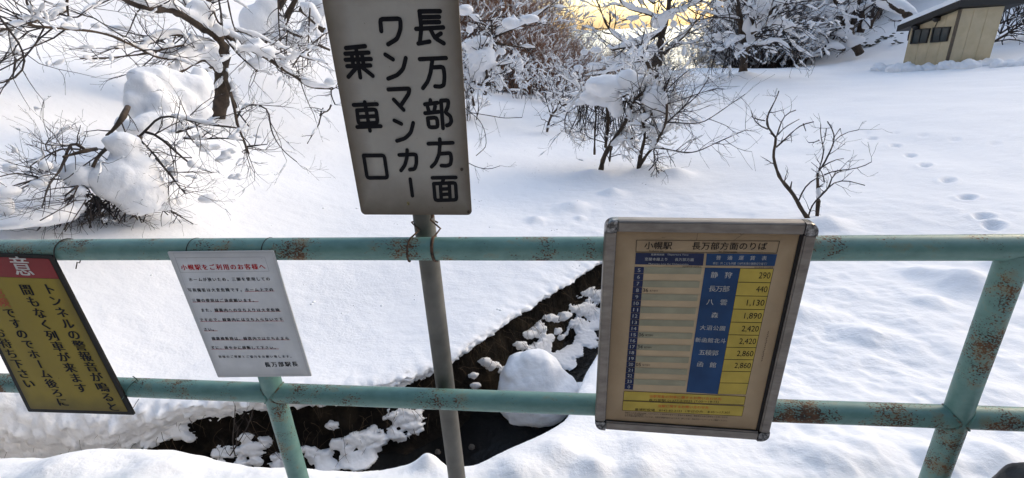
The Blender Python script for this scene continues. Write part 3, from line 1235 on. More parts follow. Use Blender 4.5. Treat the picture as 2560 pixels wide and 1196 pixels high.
e1 = 0.014
pu, pv = e1 / py_.W, e1 / py_.H
vr = py_.uv(*c4(300, 213))[1]
py_.slab('yellow_panel', YEL, yb, 0.0012, 0.003, (pu, vr, 1 - pu * 1.05, 1 - pv), 0.0010)
py_.slab('red_header', REDB, yb, 0.0012, 0.003, (pu, pv * 0.75, 1 - pu * 1.05, vr - 0.0015), 0.0010)
ink = Ink(py_, 0.0016)
ui = py_.uv(*c4(152, 126))
ink.char('意', ui[0], ui[1], 0.066, 0.03, 1.0)
ink.char('注', ui[0] - 0.135 / py_.W, ui[1], 0.066, 0.03, 1.0)
ink.done('header_lettering', flat_mat('white_print', (0.52, 0.50, 0.46), 0.5, 0.2, 40), yb)
ink = Ink(py_, 0.0016)
for t, a, c_ in [('トンネルの警報音が鳴ると', (345, 285), (787, 1103)), ('間もなく列車が来ます', (188, 290), (567, 972)),
                 ('ですのでホーム後ろに', (68, 450), (437, 1070)), ('お待ち下さい', (-2, 588), (204, 942))]:
    ink.run(t, c4(*a), c4(*c_), 1.0, 0.05, vertical=True, sx=1.0)
ink.done('black_lettering', BLACK, yb)
ink = Ink(py_, 0.0016)
ink.run('危険', c4(-10, 303), c4(29, 376), 0.97, 0.035, vertical=True)
ink.done('red_lettering', flat_mat('faded_red_lettering', (0.36, 0.07, 0.03), 0.5), yb)
X = XD(128, 620, D - 0.03)
P = [np.array([X + 0.005, YY - 0.002, ZT - 0.014])] + rail_arc(X + 0.003, ZT, 5, 250, 0.0322, 0.028) + [np.array([X + 0.045, D - 0.01, ZT - 0.036]), np.array([X + 0.06, D - 0.028, ZT - 0.026]), np.array([X + 0.05, D - 0.03, ZT - 0.045])]
loop_wire('wire_tie', P, 0.0015, 'dark wire over the top rail at the corner of the yellow warning board')
X = XD(318, 985, D - 0.03)
P = [np.array([X - 0.012, YY - 0.006, ZL - 0.012])] + rail_arc(X - 0.004, ZL, 0, 80, 0.0322, 0.022) + [np.array([X + 0.034, D - 0.01, ZL + 0.044]), np.array([X + 0.024, D - 0.012, ZL + 0.056]), np.array([X + 0.037, D - 0.012, ZL + 0.036])]
loop_wire('wire_tie', P, 0.0012, 'thin green wire with curled end on the lower rail beside the yellow board', None, simple('green_wire', (0.03, 0.07, 0.05), 0.5))
P = [on_y(333, 1020, D - 0.036), on_y(340, 1008, D - 0.034), on_y(347, 998, D - 0.0325)]
loop_wire('wire_tie', P, 0.0009, 'short straight wire end under the lower rail at the yellow board corner')

# ------------------------------------------------------------------ framed timetable
YF = D - 0.058
ct = [(1513, 552), (2053, 559), (1921, 1106), (1487, 1075)]
pt = Panel([on_y(x, y, YF) for x, y in ct])
tt = thing('framed_timetable', on_y(1780, 560, YF + 0.02), 'aluminium framed timetable and fare table with yellowed paper hung on the railing', 'timetable')
m_, n_, b_ = new_mat('brushed_aluminium')
f = noise_node(n_, 60, 4, 0.6, stretch=(0.3, 1, 1))
n_.links.new(ramp(n_, f, [(0.3, (0.125, 0.106, 0.088)), (0.7, (0.21, 0.183, 0.155))]), b_.inputs['Base Color'])
b_.inputs['Metallic'].default_value = 0.55
b_.inputs['Roughness'].default_value = 0.42
ALU = m_
m_, n_, b_ = new_mat('scuffed_chrome_corner')
f = noise_node(n_, 90, 5, 0.7)
n_.links.new(ramp(n_, f, [(0.42, (0.03, 0.028, 0.026)), (0.65, (0.25, 0.24, 0.23))]), b_.inputs['Base Color'])
b_.inputs['Metallic'].default_value = 0.8
b_.inputs['Roughness'].default_value = 0.22
CHROME = m_
fw = 0.0275
fu, fv = fw / pt.W, fw / pt.H
TH = 0.026


def bar(rect, horizontal, outer_sign):
    """a frame member: rounded outer edge, flat face, small step inside"""
    u0, v0, u1, v1 = rect
    # section across the bar, from the outer to the inner edge: (fraction, height)
    sec = [(0.0, -TH), (0.0, -0.010), (0.05, -0.004), (0.14, -0.0008), (0.2, 0.0), (0.88, 0.0), (0.90, -0.0025), (1.0, -0.003), (1.0, -0.012), (1.0, -TH)]
    A, Bq = [], []
    for fr, h in sec:
        if horizontal:
            v = v0 + (v1 - v0) * fr if outer_sign < 0 else v1 + (v0 - v1) * fr
            A.append(pt.at(u0, v, h))
            Bq.append(pt.at(u1, v, h))
        else:
            u = u0 + (u1 - u0) * fr if outer_sign < 0 else u1 + (u0 - u1) * fr
            A.append(pt.at(u, v0, h))
            Bq.append(pt.at(u, v1, h))
    bb = MB()
    bb.hexa(A, Bq)
    bb.build('frame_bar', ALU, tt, smooth=False)


cu_, cv_ = 0.031 / pt.W, 0.031 / pt.H
bar((cu_, 0, 1 - cu_, fv), True, -1)
bar((cu_, 1 - fv * 1.1, 1 - cu_, 1), True, 1)
bar((0, cv_, fu, 1 - cv_), False, -1)
bar((1 - fu, cv_, 1, 1 - cv_), False, 1)
for (u0, v0, du, dv) in ((0, 0, 1, 1), (1, 0, -1, 1), (1, 1, -1, -1), (0, 1, 1, -1)):
    out = []
    for i in range(9):
        a = rad(90 * i / 8)
        out.append((u0 + du * cu_ * 0.98 * (0.72 - 0.72 * math.cos(a)), v0 + dv * cv_ * 0.98 * (0.72 - 0.72 * math.sin(a))))
    out += [(u0 + du * cu_ * 0.98, v0), ] if False else []
    # outline: arc outside, square inside
    poly = [(u0 + du * cu_ * 0.985, v0 - dv * 0.0004)] + out[::-1] + [(u0 - du * 0.0004, v0 + dv * cv_ * 0.985), (u0 + du * fu * 1.0, v0 + dv * cv_ * 0.985), (u0 + du * fu, v0 + dv * fv), (u0 + du * cu_ * 0.985, v0 + dv * fv)]
    cx_, cy_ = u0 + du * fu * 0.6, v0 + dv * fv * 0.6
    lo = [pt.at(p[0], p[1], -TH) for p in poly]
    mi = [pt.at(p[0], p[1], -0.005) for p in poly]
    hi = [pt.at(cx_ + (p[0] - cx_) * 0.9, cy_ + (p[1] - cy_) * 0.9, 0.0015) for p in poly]
    k = len(poly)
    bb = MB()
    bb.add(lo + mi + hi, [tuple(range(k))[::-1], tuple(range(2 * k, 3 * k))] + [(r * k + i, r * k + (i + 1) % k, (r + 1) * k + (i + 1) % k, (r + 1) * k + i) for r in (0, 1) for i in range(k)])
    bb.build('corner_cap', CHROME, tt, smooth=False)
PAPER = board_mat('yellowed_paper', (0.45, 0.335, 0.205), (0.15, 0.09, 0.042), 0.0, 0.22, 0.4, 0.8, False, 0.12)
PH = -0.0075
SHADOW_INK = flat_mat('painted_shadow', (0.015, 0.013, 0.011), 0.6)  # near-black for the painted shade at the inner frame edge
poster = pt.slab('poster', PAPER, tt, 0.004, 0.001, (fu * 0.99, fv * 0.99, 1 - fu * 0.99, 1 - fv * 1.09), PH)
pt.slab('back_panel', flat_mat('dark_backing', (0.03, 0.03, 0.03)), tt, 0.010, 0.004, (fu * 0.9, fv * 0.9, 1 - fu * 0.9, 1 - fv), PH - 0.0055)


def cA(x, y):
    return (1480 + x / 4.123, 540 + y / 4.123)


def cB(x, y):
    return (1480 + x / 3.987, 820 + y / 3.987)


def PI():
    i = Ink(pt, PH + 0.0008)
    return i


NAVY = flat_mat('navy_print', (0.012, 0.018, 0.055), 0.3, 0.3, 12)
BLUE = flat_mat('blue_print', (0.012, 0.045, 0.12), 0.3, 0.25, 12)
SAGE = flat_mat('sage_print', (0.275, 0.255, 0.17), 0.35, 0.14, 18)
YELP = flat_mat('yellow_print', (0.43, 0.315, 0.055), 0.35, 0.14, 14)
PALE = flat_mat('pale_print', (0.40, 0.39, 0.36), 0.4)
ORNG = flat_mat('orange_red_print', (0.50, 0.09, 0.02), 0.4)

HQ = [cA(443, 537), cA(541, 540), cB(410, 637), cB(325, 629)]
SQ = [cA(545, 539), cA(1140, 545), cB(925, 655), cB(413, 637)]
FQ = [cA(1172, 548), cA(1536, 553), cB(1258, 679), cB(944, 658)]
YQ = [cA(1536, 553), cA(1886, 559), cB(1544, 684), cB(1258, 679)]


def sub(Q, a0, b0, a1, b1):
    q = [pt.uv(*c) for c in Q]

    def f(a, b):
        return q[0] * (1 - a) * (1 - b) + q[1] * a * (1 - b) + q[2] * a * b + q[3] * (1 - a) * b
    return [f(a0, b0), f(a1, b0), f(a1, b1), f(a0, b1)]


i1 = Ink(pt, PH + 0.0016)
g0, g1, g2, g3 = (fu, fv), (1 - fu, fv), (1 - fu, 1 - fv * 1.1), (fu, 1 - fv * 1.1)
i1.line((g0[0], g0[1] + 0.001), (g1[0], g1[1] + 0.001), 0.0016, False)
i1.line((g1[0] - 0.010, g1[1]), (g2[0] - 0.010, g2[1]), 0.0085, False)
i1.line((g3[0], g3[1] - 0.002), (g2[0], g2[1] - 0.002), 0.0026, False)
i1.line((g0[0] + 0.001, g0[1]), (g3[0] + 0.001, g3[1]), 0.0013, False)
i1.done('shadow_strip', SHADOW_INK, tt)  # strips paint the shadow gap inside the frame, widest on the right
i1 = PI()
i1.quad([cA(455, 394), cA(1165, 400), cA(1150, 526), cA(446, 513)])
for k in range(20):
    i1.quad(sub(HQ, 0, (k + 0.02) / 20, 1, (k + 0.97) / 20), False)
i1.done('navy_blocks', NAVY, poster)
i1 = PI()
i1.quad([cA(1190, 402), cA(1920, 408), cA(1893, 531), cA(1178, 526)])
i1.quad(FQ)
i1.done('blue_blocks', BLUE, poster)
i1 = PI()
for k in range(0, 20, 2):
    i1.quad(sub(SQ, 0, k / 20, 1, (k + 1) / 20), False)
i1.done('sage_stripes', SAGE, poster)
i1 = PI()
for k in range(10):
    i1.quad(sub(YQ, 0.012, (k + 0.025) / 10, 0.985, (k + 0.975) / 10), False)
B1 = [cB(322, 647), cB(1540, 702), cB(1523, 786), cB(313, 738)]
B2 = [cB(312, 744), cB(1525, 798), cB(1501, 898), cB(305, 839)]
i1.quad(B1)
i1.quad(B2)
i1.done('yellow_blocks', YELP, poster)
i1 = Ink(pt, PH + 0.0006)
i1.quad(YQ)
i1.done('fare_grid', BLACK, poster)
i1 = Ink(pt, PH + 0.0012)
i1.outline([cA(463, 262), cA(1945, 272), cA(1915, 397), cA(455, 384)], 0.0011)
i1.outline(B1, 0.0009)
i1.outline(B2, 0.0009)
i1.run('小幌駅', cA(590, 316), cA(785, 319), 0.98, 0.012)
i1.run('長万部方面のりば', cA(1082, 322), cA(1768, 325), 0.98, 0.012)
i1.fit('Koboro sta.', cA(595, 380), cA(745, 383), 0.0042, 0.02)
i1.fit('for Oshamambe', cA(1312, 388), cA(1505, 392), 0.0042, 0.02)
i1.fit('2022年3月12日改正', cA(935, 545), cA(1135, 546), 0.0038, 0.01)
i1.fit('2022年3月12日改正', cA(1680, 551), cA(1880, 552), 0.0038, 0.01)
for row, t in ((3, '36'), (10, '06'), (12, '34'), (15, '05')):
    q = sub(SQ, 0.0, (row + 0.5) / 20, 0.09, (row + 0.5) / 20)
    i1.fit(t, (q[0] + np.array([0.002, 0.0065]))[:2], (q[1] + np.array([0.004, 0.0065]))[:2], 0, 0.01, False, 0.0105)
    q = sub(SQ, 0.13, (row + 0.5) / 20, 0.28, (row + 0.5) / 20)
    i1.fit('長万部行', q[0] + np.array([0, 0.004]), q[1] + np.array([0, 0.004]), 0, 0.03, False, 0.0042)
for k, t in enumerate(['290', '440', '1,130', '1,890', '2,420', '2,420', '2,860', '2,860']):
    wd = 0.34 if len(t) == 3 else 0.54
    q = sub(YQ, 0.94 - wd, (k + 0.70) / 10, 0.94, (k + 0.70) / 10)
    i1.fit(t, q[0], q[1], 0, 0.022, False, 0.0165)
i1.fit('長万部駅 01377-2-2025 (7:00～18:15)', cB(568, 746), cB(1268, 765), 0.0066, 0.01)
i1.fit('豊浦町役場　0142-83-2121（平日のみ　8:45～17:30）', cB(428, 840), cB(1378, 872), 0.0066, 0.01)
for k, (y0, y1) in enumerate(((866, 917), (882, 933), (899, 949))):
    i1.fit(['当駅からの主な駅を掲載しております。上記以外の駅までご乗車のお客様は、乗務員又は長万部駅までお問い合わせ', 'ください（小児運賃）。', 'また列車の運行状況については、当社の運送約款によります。詳しくは、当社のホームページでご確認ください。'][k],
           cB(330, y0), cB(1358 if k != 1 else 540, y1 if k != 1 else 893), 0.0036, 0.0)
i1.done('black_print', BLACK, poster)
i1 = Ink(pt, PH + 0.0012)
i1.run('室蘭本線上り', cA(565, 458), cA(768, 460), 0.95, 0.01)
i1.run('長万部方面', cA(878, 462), cA(1038, 464), 0.98, 0.01)
i1.run('発車時刻表', cA(625, 410), cA(738, 411), 0.95, 0.01)
i1.fit('Departure Time', cA(785, 418), cA(1000, 421), 0.0042, 0.01)
i1.fit('Muroran Line for Oshamambe', cA(587, 513), cA(1000, 519), 0.0042, 0.01)
i1.run('普通運賃表', cA(1312, 443), cA(1785, 448), 0.47, 0.012)
i1.fit('単位：円 こども半額（10円未満の端数切り捨て）', cA(1252, 512), cA(1810, 517), 0.005, 0.0)
for k in range(20):
    h = str([5, 6, 7, 8, 9, 10, 11, 12, 13, 14, 15, 16, 17, 18, 19, 20, 21, 22, 23, 0][k])
    wd = 0.14 if len(h) == 1 else 0.26
    q = sub(HQ, 0.5 - wd, (k + 0.74) / 20, 0.5 + wd, (k + 0.74) / 20)
    i1.fit(h, q[0], q[1], 0, 0.005, False, 0.0098)
for k, t in enumerate(['静　狩', '長万部', '八　雲', '森', '大沼公園', '新函館北斗', '五稜郭', '函　館']):
    L = len(t)
    sp_ = {1: 0, 3: 0.20, 4: 0.195, 5: 0.19}[L]
    for j, ch in enumerate(t):
        a = 0.5 + (j - (L - 1) / 2) * sp_
        q = sub(FQ, a, (k + 0.5) / 10, a, (k + 0.5) / 10)[0]
        i1.char(ch, q[0], q[1], 0.0172 if L < 4 else 0.0146, 0.012)
i1.done('white_print', PALE, poster)
i1 = Ink(pt, PH + 0.0012)
i1.run('当駅発着の列車に関するお問い合わせ先', cB(592, 698), cB(1278, 726), 0.96, 0.012)
i1.run('当駅に関するお問い合わせ先', cB(678, 796), cB(1152, 812), 0.96, 0.012)
i1.done('red_print', ORNG, poster)
i1 = Ink(pt, PH + 0.0009)
for L in ([(1105, 178), (1095, 200), (1085, 262)], [(1515, 178), (1552, 210), (1595, 185)], [(1552, 210), (1470, 265)], [(725, 232), (740, 240), (756, 236)]):
    for a, c_ in zip(L[:-1], L[1:]):
        i1.line(cA(*a), cA(*c_), 0.0006)
for k in range(14):
    yy = 50 + k * 22
    i1.line(cB(1770 - k * 5.0 + (k % 3) * 4, yy), cB(1764 - k * 5.0 - (k % 2) * 5, yy + 14), 0.0011)
i1.done('cracks', flat_mat('crack', (0.07, 0.045, 0.03)), poster)

# ------------------------------------------------------------------ plants
def poly_world(pts, d0, d1=None, jit=0.0, seed=0):
    """photo polyline placed at its own distance from the viewer, with its own depth wander"""
    d1 = d0 if d1 is None else d1
    r_ = np.random.RandomState(seed)
    k = len(pts)
    out = []
    wob = 0
    for i, (x, y) in enumerate(pts):
        wob = wob * 0.6 + r_.normal() * jit
        out.append(at(x, y, d0 + (d1 - d0) * i / max(k - 1, 1) + (wob if i else 0)))
    return np.array(out)


def densify(P, R, step):
    P = np.asarray(P, float)
    L = np.concatenate([[0], np.cumsum(np.linalg.norm(np.diff(P, axis=0), axis=1))])
    n_ = max(3, int(L[-1] / step) + 1)
    s = np.linspace(0, L[-1], n_)
    Q = np.stack([np.interp(s, L, P[:, k]) for k in range(3)], 1)
    Q[1:-1] = 0.5 * Q[1:-1] + 0.25 * (Q[:-2] + Q[2:])
    r = np.interp(s, np.linspace(0, L[-1], len(R)), R)
    return Q, r


def snow_along(mb, P, R, rng, cover, th, sides=5):
    """snow resting on the upper side of a branch, in broken runs"""
    n_ = len(P)
    if n_ < 3:
        return
    T = np.gradient(P, axis=0)
    T /= np.linalg.norm(T, axis=1)[:, None] + 1e-9
    nz = np.array([math.sin(i * 1.7 + rng.uniform(0, 6)) * 0.3 + rng.normal() * 0.45 for i in range(n_)])
    nz = np.convolve(np.pad(nz, 1, mode='edge'), [0.3, 0.4, 0.3], 'valid')
    ok = (np.abs(T[:, 2]) < 0.86) & (nz < cover * 1.2 - 0.5)
    i = 0
    while i < n_:
        if not ok[i]:
            i += 1
            continue
        j = i
        while j + 1 < n_ and ok[j + 1]:
            j += 1
        a, b = max(i - 1, 0), min(j + 1, n_ - 1)
        if b - a >= 2:
            Q = P[a:b + 1].copy()
            k = len(Q)
            env = np.sin(np.linspace(0.12, math.pi - 0.12, k)) ** 0.5
            sr = (R[a:b + 1] * 0.95 + th * rng.uniform(0.5, 1.3, k)) * env
            Q[:, 2] += R[a:b + 1] * 0.55 + sr * 0.55
            mb.tube(Q, sr, sides)
        i = j + 1


def twig(mbw, mbs, p, d, L, r, lvl, rng, snow=0.5, th=0.012, droop=0.0, wob=0.25, kids=3, minr=0.0012, spread=0.7, up=0.12):
    k = 5 if L < 0.6 else 7
    P = [np.array(p)]
    d = np.array(d, float)
    d /= np.linalg.norm(d)
    for i in range(k - 1):
        d = d + rng.normal(size=3) * wob * 0.5
        d[2] += (up - droop * 1.2 * (i / k)) * 0.5
        d /= np.linalg.norm(d)
        P.append(P[-1] + d * L / (k - 1))
    P = np.array(P)
    R = np.linspace(r, max(r * 0.42, minr), k)
    mbw.tube(P, R, 5 if r > 0.008 else (4 if r > 0.004 else 3), caps=False)
    if mbs is not None and snow > 0:
        snow_along(mbs, P, R, rng, snow, th, 5)
    if lvl > 0:
        for j in range(kids + (rng.rand() < 0.5)):
            i = rng.randint(1, k)
            t = P[min(i, k - 1)] - P[i - 1]
            t /= np.linalg.norm(t)
            side = rng.normal(size=3)
            side -= t * (side @ t)
            side /= np.linalg.norm(side) + 1e-9
            dd = t * rng.uniform(0.5, 1.0) + side * spread * rng.uniform(0.5, 1.2)
            twig(mbw, mbs, P[i], dd, L * rng.uniform(0.4, 0.75), R[i] * 0.72, lvl - 1, rng, snow, th, droop, wob, kids, minr, spread, up)


class Plant:
    def __init__(s, seed):
        s.rng = np.random.RandomState(seed)
        s.w, s.fine, s.s = MB(), MB(), MB()

    def limb(s, pts, r0, r1, d0, d1=None, n=0, tl=0.4, tr=None, snow=0.5, th=0.02, jit=0.06, lvl=1, droop=0.0, wob=0.3, up=0.05, kids=2, start=0.15, spread=0.8, tsnow=None):
        """r0, r1 in photo pixels; n side twigs of length tl"""
        P = poly_world(pts, d0, d1, jit, s.rng.randint(1 << 30))
        m = np.linalg.norm(P.mean(0) - CAM_POS) / FPX
        P, R = densify(P, np.array([r0, r1]) * m, 0.07 if d0 < 12 else 0.2)
        R = R * (1 + 0.12 * s.rng.normal(size=len(R)))
        (s.w if r0 * m > 0.012 else s.fine).tube(P, R, 9 if r0 * m > 0.03 else (6 if r0 * m > 0.008 else 4))
        if snow:
            snow_along(s.s, P, R, s.rng, snow, th, 7)
        for i in range(n):
            k = s.rng.randint(int(len(P) * start), len(P))
            t = P[min(k + 1, len(P) - 1)] - P[max(k - 1, 0)]
            t /= np.linalg.norm(t) + 1e-9
            sd = s.rng.normal(size=3)
            sd -= t * (sd @ t)
            sd /= np.linalg.norm(sd) + 1e-9
            rr0 = min(R[k] * 0.6, (tr or 1.35) * m)
            twig(s.fine, s.s, P[k], t * s.rng.uniform(0.2, 0.9) + sd * spread, tl * s.rng.uniform(0.5, 1.3), rr0, lvl, s.rng,
                 snow if tsnow is None else tsnow, th * 0.6, droop, wob, kids, 0.0011 * (d0 / 6), spread, up)
        return P

    def cushion(s, px, py, d, rx, ry, seed=0, amp=0.2, rz=0.8):
        """a pillow of snow: radii in photo pixels"""
        c = at(px, py, d)
        m = np.linalg.norm(c - CAM_POS) / FPX
        s.s.blob(c, (rx * m, rx * m * rz, ry * m), amp, 1.0, 3, seed + s.rng.uniform(0, 30))

    def finish(s, name, loc, label, cat, voxel=None, bark=None, twigm=None, snowname='snow_load', smooth_it=2, disp=0.0, dscale=0.1):
        t = thing(name, loc, label, cat)
        if s.w.n:
            s.w.build('trunk', bark or BARK, t)
        if s.fine.n:
            s.fine.build('twigs', twigm or TWIG, t)
        if s.s.n:
            o = s.s.build(snowname, SNOW_FAR, t)
            if voxel:
                remesh(o, voxel, smooth_it, disp, dscale)
        return t


def h2(x, y):
    return hit(x, y)


# --- leaning tree on the left slope
b0 = h2(547, 292)
dA = math.hypot(b0[0], b0[1])
A = Plant(11)
A.limb([(545, 300), (551, 265), (556, 240), (553, 190), (561, 140), (556, 108), (541, 85)], 15, 10, dA, dA - 0.2, 2, 0.5, snow=0.15, th=0.05)
A.limb([(541, 88), (520, 76), (497, 63), (482, 53), (452, 35), (427, 23), (405, 22), (381, 25), (351, 15), (316, 0), (280, -25)], 9, 6, dA - .2, dA - 1.4, 7, 0.9, snow=0.75, th=0.05, lvl=2, tsnow=0.25)
A.limb([(553, 100), (525, 70), (505, 45), (497, 25), (520, 10), (535, -10)], 10, 8, dA, dA, 4, 0.8, snow=0.5, th=0.05)
A.limb([(498, 62), (478, 45), (469, 20), (465, -10)], 5.5, 4, dA - .2, dA, 3, 0.7, snow=0.3, th=0.04)
A.limb([(556, 110), (530, 60), (528, 20), (540, -20)], 6, 4, dA, dA + .5, 3, 0.8, snow=0.5, th=0.04)
A.limb([(550, 215), (548, 190), (540, 172), (522, 150), (502, 147), (477, 160), (457, 175), (431, 186), (411, 206)], 7, 3.5, dA, dA - .8, 6, 0.3, snow=0.9, th=0.06)
A.limb([(431, 186), (432, 205), (433, 230)], 2.5, 2, dA - .7, dA - .75, 1, 0.2, snow=0.1)
A.limb([(527, 170), (502, 188), (485, 212), (480, 222), (452, 235), (440, 250), (436, 262)], 2.6, 2, dA - .4, dA - 1.1, 3, 0.4, snow=0.1)
A.limb([(552, 150), (500, 150), (450, 150), (396, 146), (370, 133), (340, 118), (301, 100), (281, 90), (240, 80), (200, 75), (150, 72), (90, 66), (40, 58)], 2.2, 2.2, dA - .3, dA - 2.0, 15, 0.8, snow=0.35, th=0.03, lvl=2, tsnow=0.25, spread=0.45)
A.limb([(540, 130), (480, 95), (440, 85), (400, 95), (360, 110), (320, 118), (290, 122)], 3.5, 1.4, dA - .2, dA - 1.3, 9, 0.7, snow=0.55, th=0.035, lvl=2, tsnow=0.25, spread=0.5)
A.limb([(535, 105), (470, 112), (420, 120), (370, 135), (320, 140), (250, 148), (200, 146)], 2.8, 1.0, dA - .2, dA - 1.5, 9, 0.6, snow=0.5, th=0.03, lvl=2, tsnow=0.25, spread=0.5)
A.limb([(545, 145), (500, 135), (460, 140), (420, 150)], 2.8, 1.2, dA - .1, dA - .9, 5, 0.5, snow=0.8, th=0.05, lvl=2, tsnow=0.25)
A.limb([(560, 85), (580, 100), (612, 117), (652, 138), (680, 152), (702, 170), (738, 190), (752, 203), (768, 214), (795, 220), (832, 222)], 5, 3.2, dA, dA - .3, 8, 0.6, snow=0.55, th=0.045, lvl=2, tsnow=0.25, spread=0.6)
A.limb([(560, 92), (590, 130), (610, 150), (645, 180)], 2.3, 1, dA - .1, dA - .6, 4, 0.5, snow=0.2)
A.limb([(545, 95), (590, 75), (650, 95), (700, 118), (760, 145), (820, 160)], 2.4, 1.0, dA, dA + .2, 9, 0.6, snow=0.75, th=0.04, lvl=2, tsnow=0.25, spread=0.55)
A.limb([(560, 80), (600, 100), (640, 112), (690, 135), (720, 155)], 2.4, 1.2, dA - .1, dA - .2, 7, 0.5, snow=0.95, th=0.06, lvl=1)
A.limb([(535, 30), (545, 60), (553, 62)], 2.0, 1.5, dA - .3, dA - .3, 2, 0.5, snow=0.1)
A.limb([(545, -10), (553, 35), (556, 65)], 1.7, 1.5, dA - .5, dA - .5, 2, 0.4, snow=0)
A.limb([(567, -10), (575, 30), (583, 65), (588, 75)], 1.7, 1.2, dA - .5, dA - .4, 2, 0.4, snow=0)
A.limb([(556, 165), (566, 205), (577, 235), (590, 270)], 4.0, 3.0, dA - .35, dA - .5, 2, 0.3, snow=1.0, th=0.07)
for (x, y, rx, ry) in [(520, 118, 22, 12), (478, 100, 14, 8), (533, 145, 16, 14), (545, 165, 10, 15), (585, 225, 9, 22), (625, 120, 26, 8), (640, 160, 20, 12), (665, 130, 22, 7), (545, 75, 9, 14), (500, 20, 26, 14), (560, 80, 12, 8),
                       (430, 140, 26, 9), (300, 70, 22, 5), (240, 65, 10, 6), (60, 45, 22, 6), (560, 40, 10, 5), (825, 205, 14, 10), (280, 72, 9, 7)]:
    A.cushion(x, y, dA - 0.4, rx, ry, x)
A.finish('snowy_tree', b0, 'dark crooked tree on the left slope with long bare limbs reaching to both sides', 'tree', 0.03, snowname='snow_load', smooth_it=2)

# --- second trunk behind, near the tall sign
b1 = h2(648, 108)
dB = math.hypot(b1[0], b1[1])
B = Plant(12)
B.limb([(645, 112), (660, 98), (675, 80), (687, 60), (690, 30), (700, 5), (715, -20)], 10, 6, dB, dB, 3, 0.7, snow=0.2)
B.limb([(664, 92), (690, 82), (704, 72), (713, 50), (722, 30), (735, 10), (745, -15)], 9, 4, dB, dB - .3, 6, 0.9, snow=0.4, th=0.06)
B.limb([(690, 30), (704, 20), (712, 5), (720, -10)], 4, 3, dB - .2, dB, 3, .6, snow=.5)
B.limb([(708, 72), (725, 82), (745, 88), (758, 96)], 3.5, 2.5, dB - .3, dB - .5, 1, 0.4, snow=0.5)
B.limb([(778, 104), (800, 115), (825, 126)], 3.0, 2.5, dB - .6, dB - .6, 1, 0.4, snow=0.5)
B.limb([(752, 20), (772, 34), (788, 48), (800, 66), (815, 85)], 7, 7, dB - .8, dB - 1.0, 4, 0.5, snow=0.8, th=0.08)
for (x, y, rx, ry) in [(640, 60, 34, 36), (668, 28, 26, 28), (618, 92, 26, 14), (700, 60, 12, 12), (740, 100, 30, 20), (790, 55, 22, 16), (800, 20, 22, 18), (770, 72, 16, 18), (690, 95, 26, 12)]:
    B.cushion(x, y, dB - 0.1, rx, ry, x, 0.12)
B.finish('snowy_tree', b1, 'forked brown trunk half buried in snow behind the tall sign, left of it', 'tree', 0.05, snowname='snow_load')
for k, pts in enumerate([[(695, -10), (697, 60), (703, 130), (705, 180)], [(718, 80), (715, 120), (716, 150)], [(775, 20), (771, 100), (769, 165)], [(830, 70), (780, 110), (745, 145), (727, 175)]]):
    B = Plant(40 + k)
    d = dB - 2.0 - 0.2 * k
    P = B.limb(pts, 1.6, 1.2, d, d - 0.3, 12, 0.5, snow=0.06, lvl=2, jit=0.03, spread=0.9)
    B.finish('bare_sapling', P[-1], ['long thin twig hanging beside the forked brown trunk', 'short thin twig below the forked brown trunk', 'straight thin stem close to the left edge of the tall sign',
                                     'slanting thin stem crossing beside the left edge of the tall sign'][k], 'sapling')

# --- collapsed bush under heavy snow, left
b2 = h2(300, 540)
dC = math.hypot(b2[0], b2[1])
C = Plant(13)
kw = dict(lvl=2, spread=0.7)
C.limb([(350, 545), (345, 470), (345, 400), (342, 345), (350, 340)], 5, 4, dC + .1, dC, 2, 0.3, snow=0)
C.limb([(345, 345), (372, 320), (395, 292), (430, 290), (470, 300), (515, 312), (560, 316), (592, 320)], 2.6, 1.8, dC, dC - .2, 6, 0.35, snow=0.15, **kw)
C.limb([(363, 330), (385, 332), (420, 362), (460, 398), (490, 420), (530, 432)], 2.6, 1.2, dC, dC - .2, 6, 0.35, snow=0.15, **kw)
C.limb([(352, 352), (385, 385), (420, 430), (445, 465), (462, 482)], 2.4, 1.2, dC, dC - .2, 10, 0.3, snow=0.15, **kw)
C.limb([(390, 395), (420, 430), (450, 470), (463, 485)], 2.4, 1.2, dC - .2, dC - .3, 7, 0.3, snow=0.1, **kw)
C.limb([(440, 332), (470, 325), (495, 312), (520, 300)], 2.3, 1.4, dC - .1, dC, 6, 0.3, snow=0.2, **kw)
C.limb([(460, 346), (510, 350), (545, 344), (600, 350), (612, 352)], 2.2, 1.6, dC, dC - .1, 7, 0.3, snow=0.3, **kw)
C.limb([(577, 235), (588, 278), (592, 310), (605, 340), (622, 385)], 3.2, 1.8, dC + .2, dC, 5, 0.35, snow=0.25, **kw)
C.limb([(590, 300), (600, 275), (625, 259), (660, 266), (672, 272), (676, 320), (690, 355), (715, 385), (742, 405)], 2.2, 1.0, dC + .2, dC - .1, 5, 0.35, snow=0.03, **kw)
C.limb([(594, 280), (622, 316)], 1.8, 1.5, dC + .1, dC, 2, 0.2, snow=0)
C.limb([(618, 367), (640, 364), (668, 361)], 1.8, 1.0, dC, dC, 4, 0.2, snow=0)
C.limb([(320, 268), (305, 298), (290, 318), (268, 340)], 6.5, 4, dC + .3, dC + .2, 3, 0.35, snow=0.05, **kw)
C.limb([(240, 373), (215, 377), (185, 385), (160, 393)], 4.5, 2.5, dC, dC - .2, 3, 0.35, snow=0.2, **kw)
C.limb([(275, 365), (255, 380), (240, 398), (232, 418)], 4.5, 3, dC, dC - .1, 3, 0.3, snow=0.2)
C.limb([(210, 372), (178, 348), (165, 390), (150, 430), (125, 455), (112, 490), (105, 520)], 2.8, 1.0, dC - .1, dC - .4, 8, 0.35, snow=0.1, **kw)
C.limb([(168, 450), (100, 446), (60, 455), (20, 470)], 1.8, 0.8, dC - .1, dC - .3, 6, 0.35, snow=0.15, **kw)
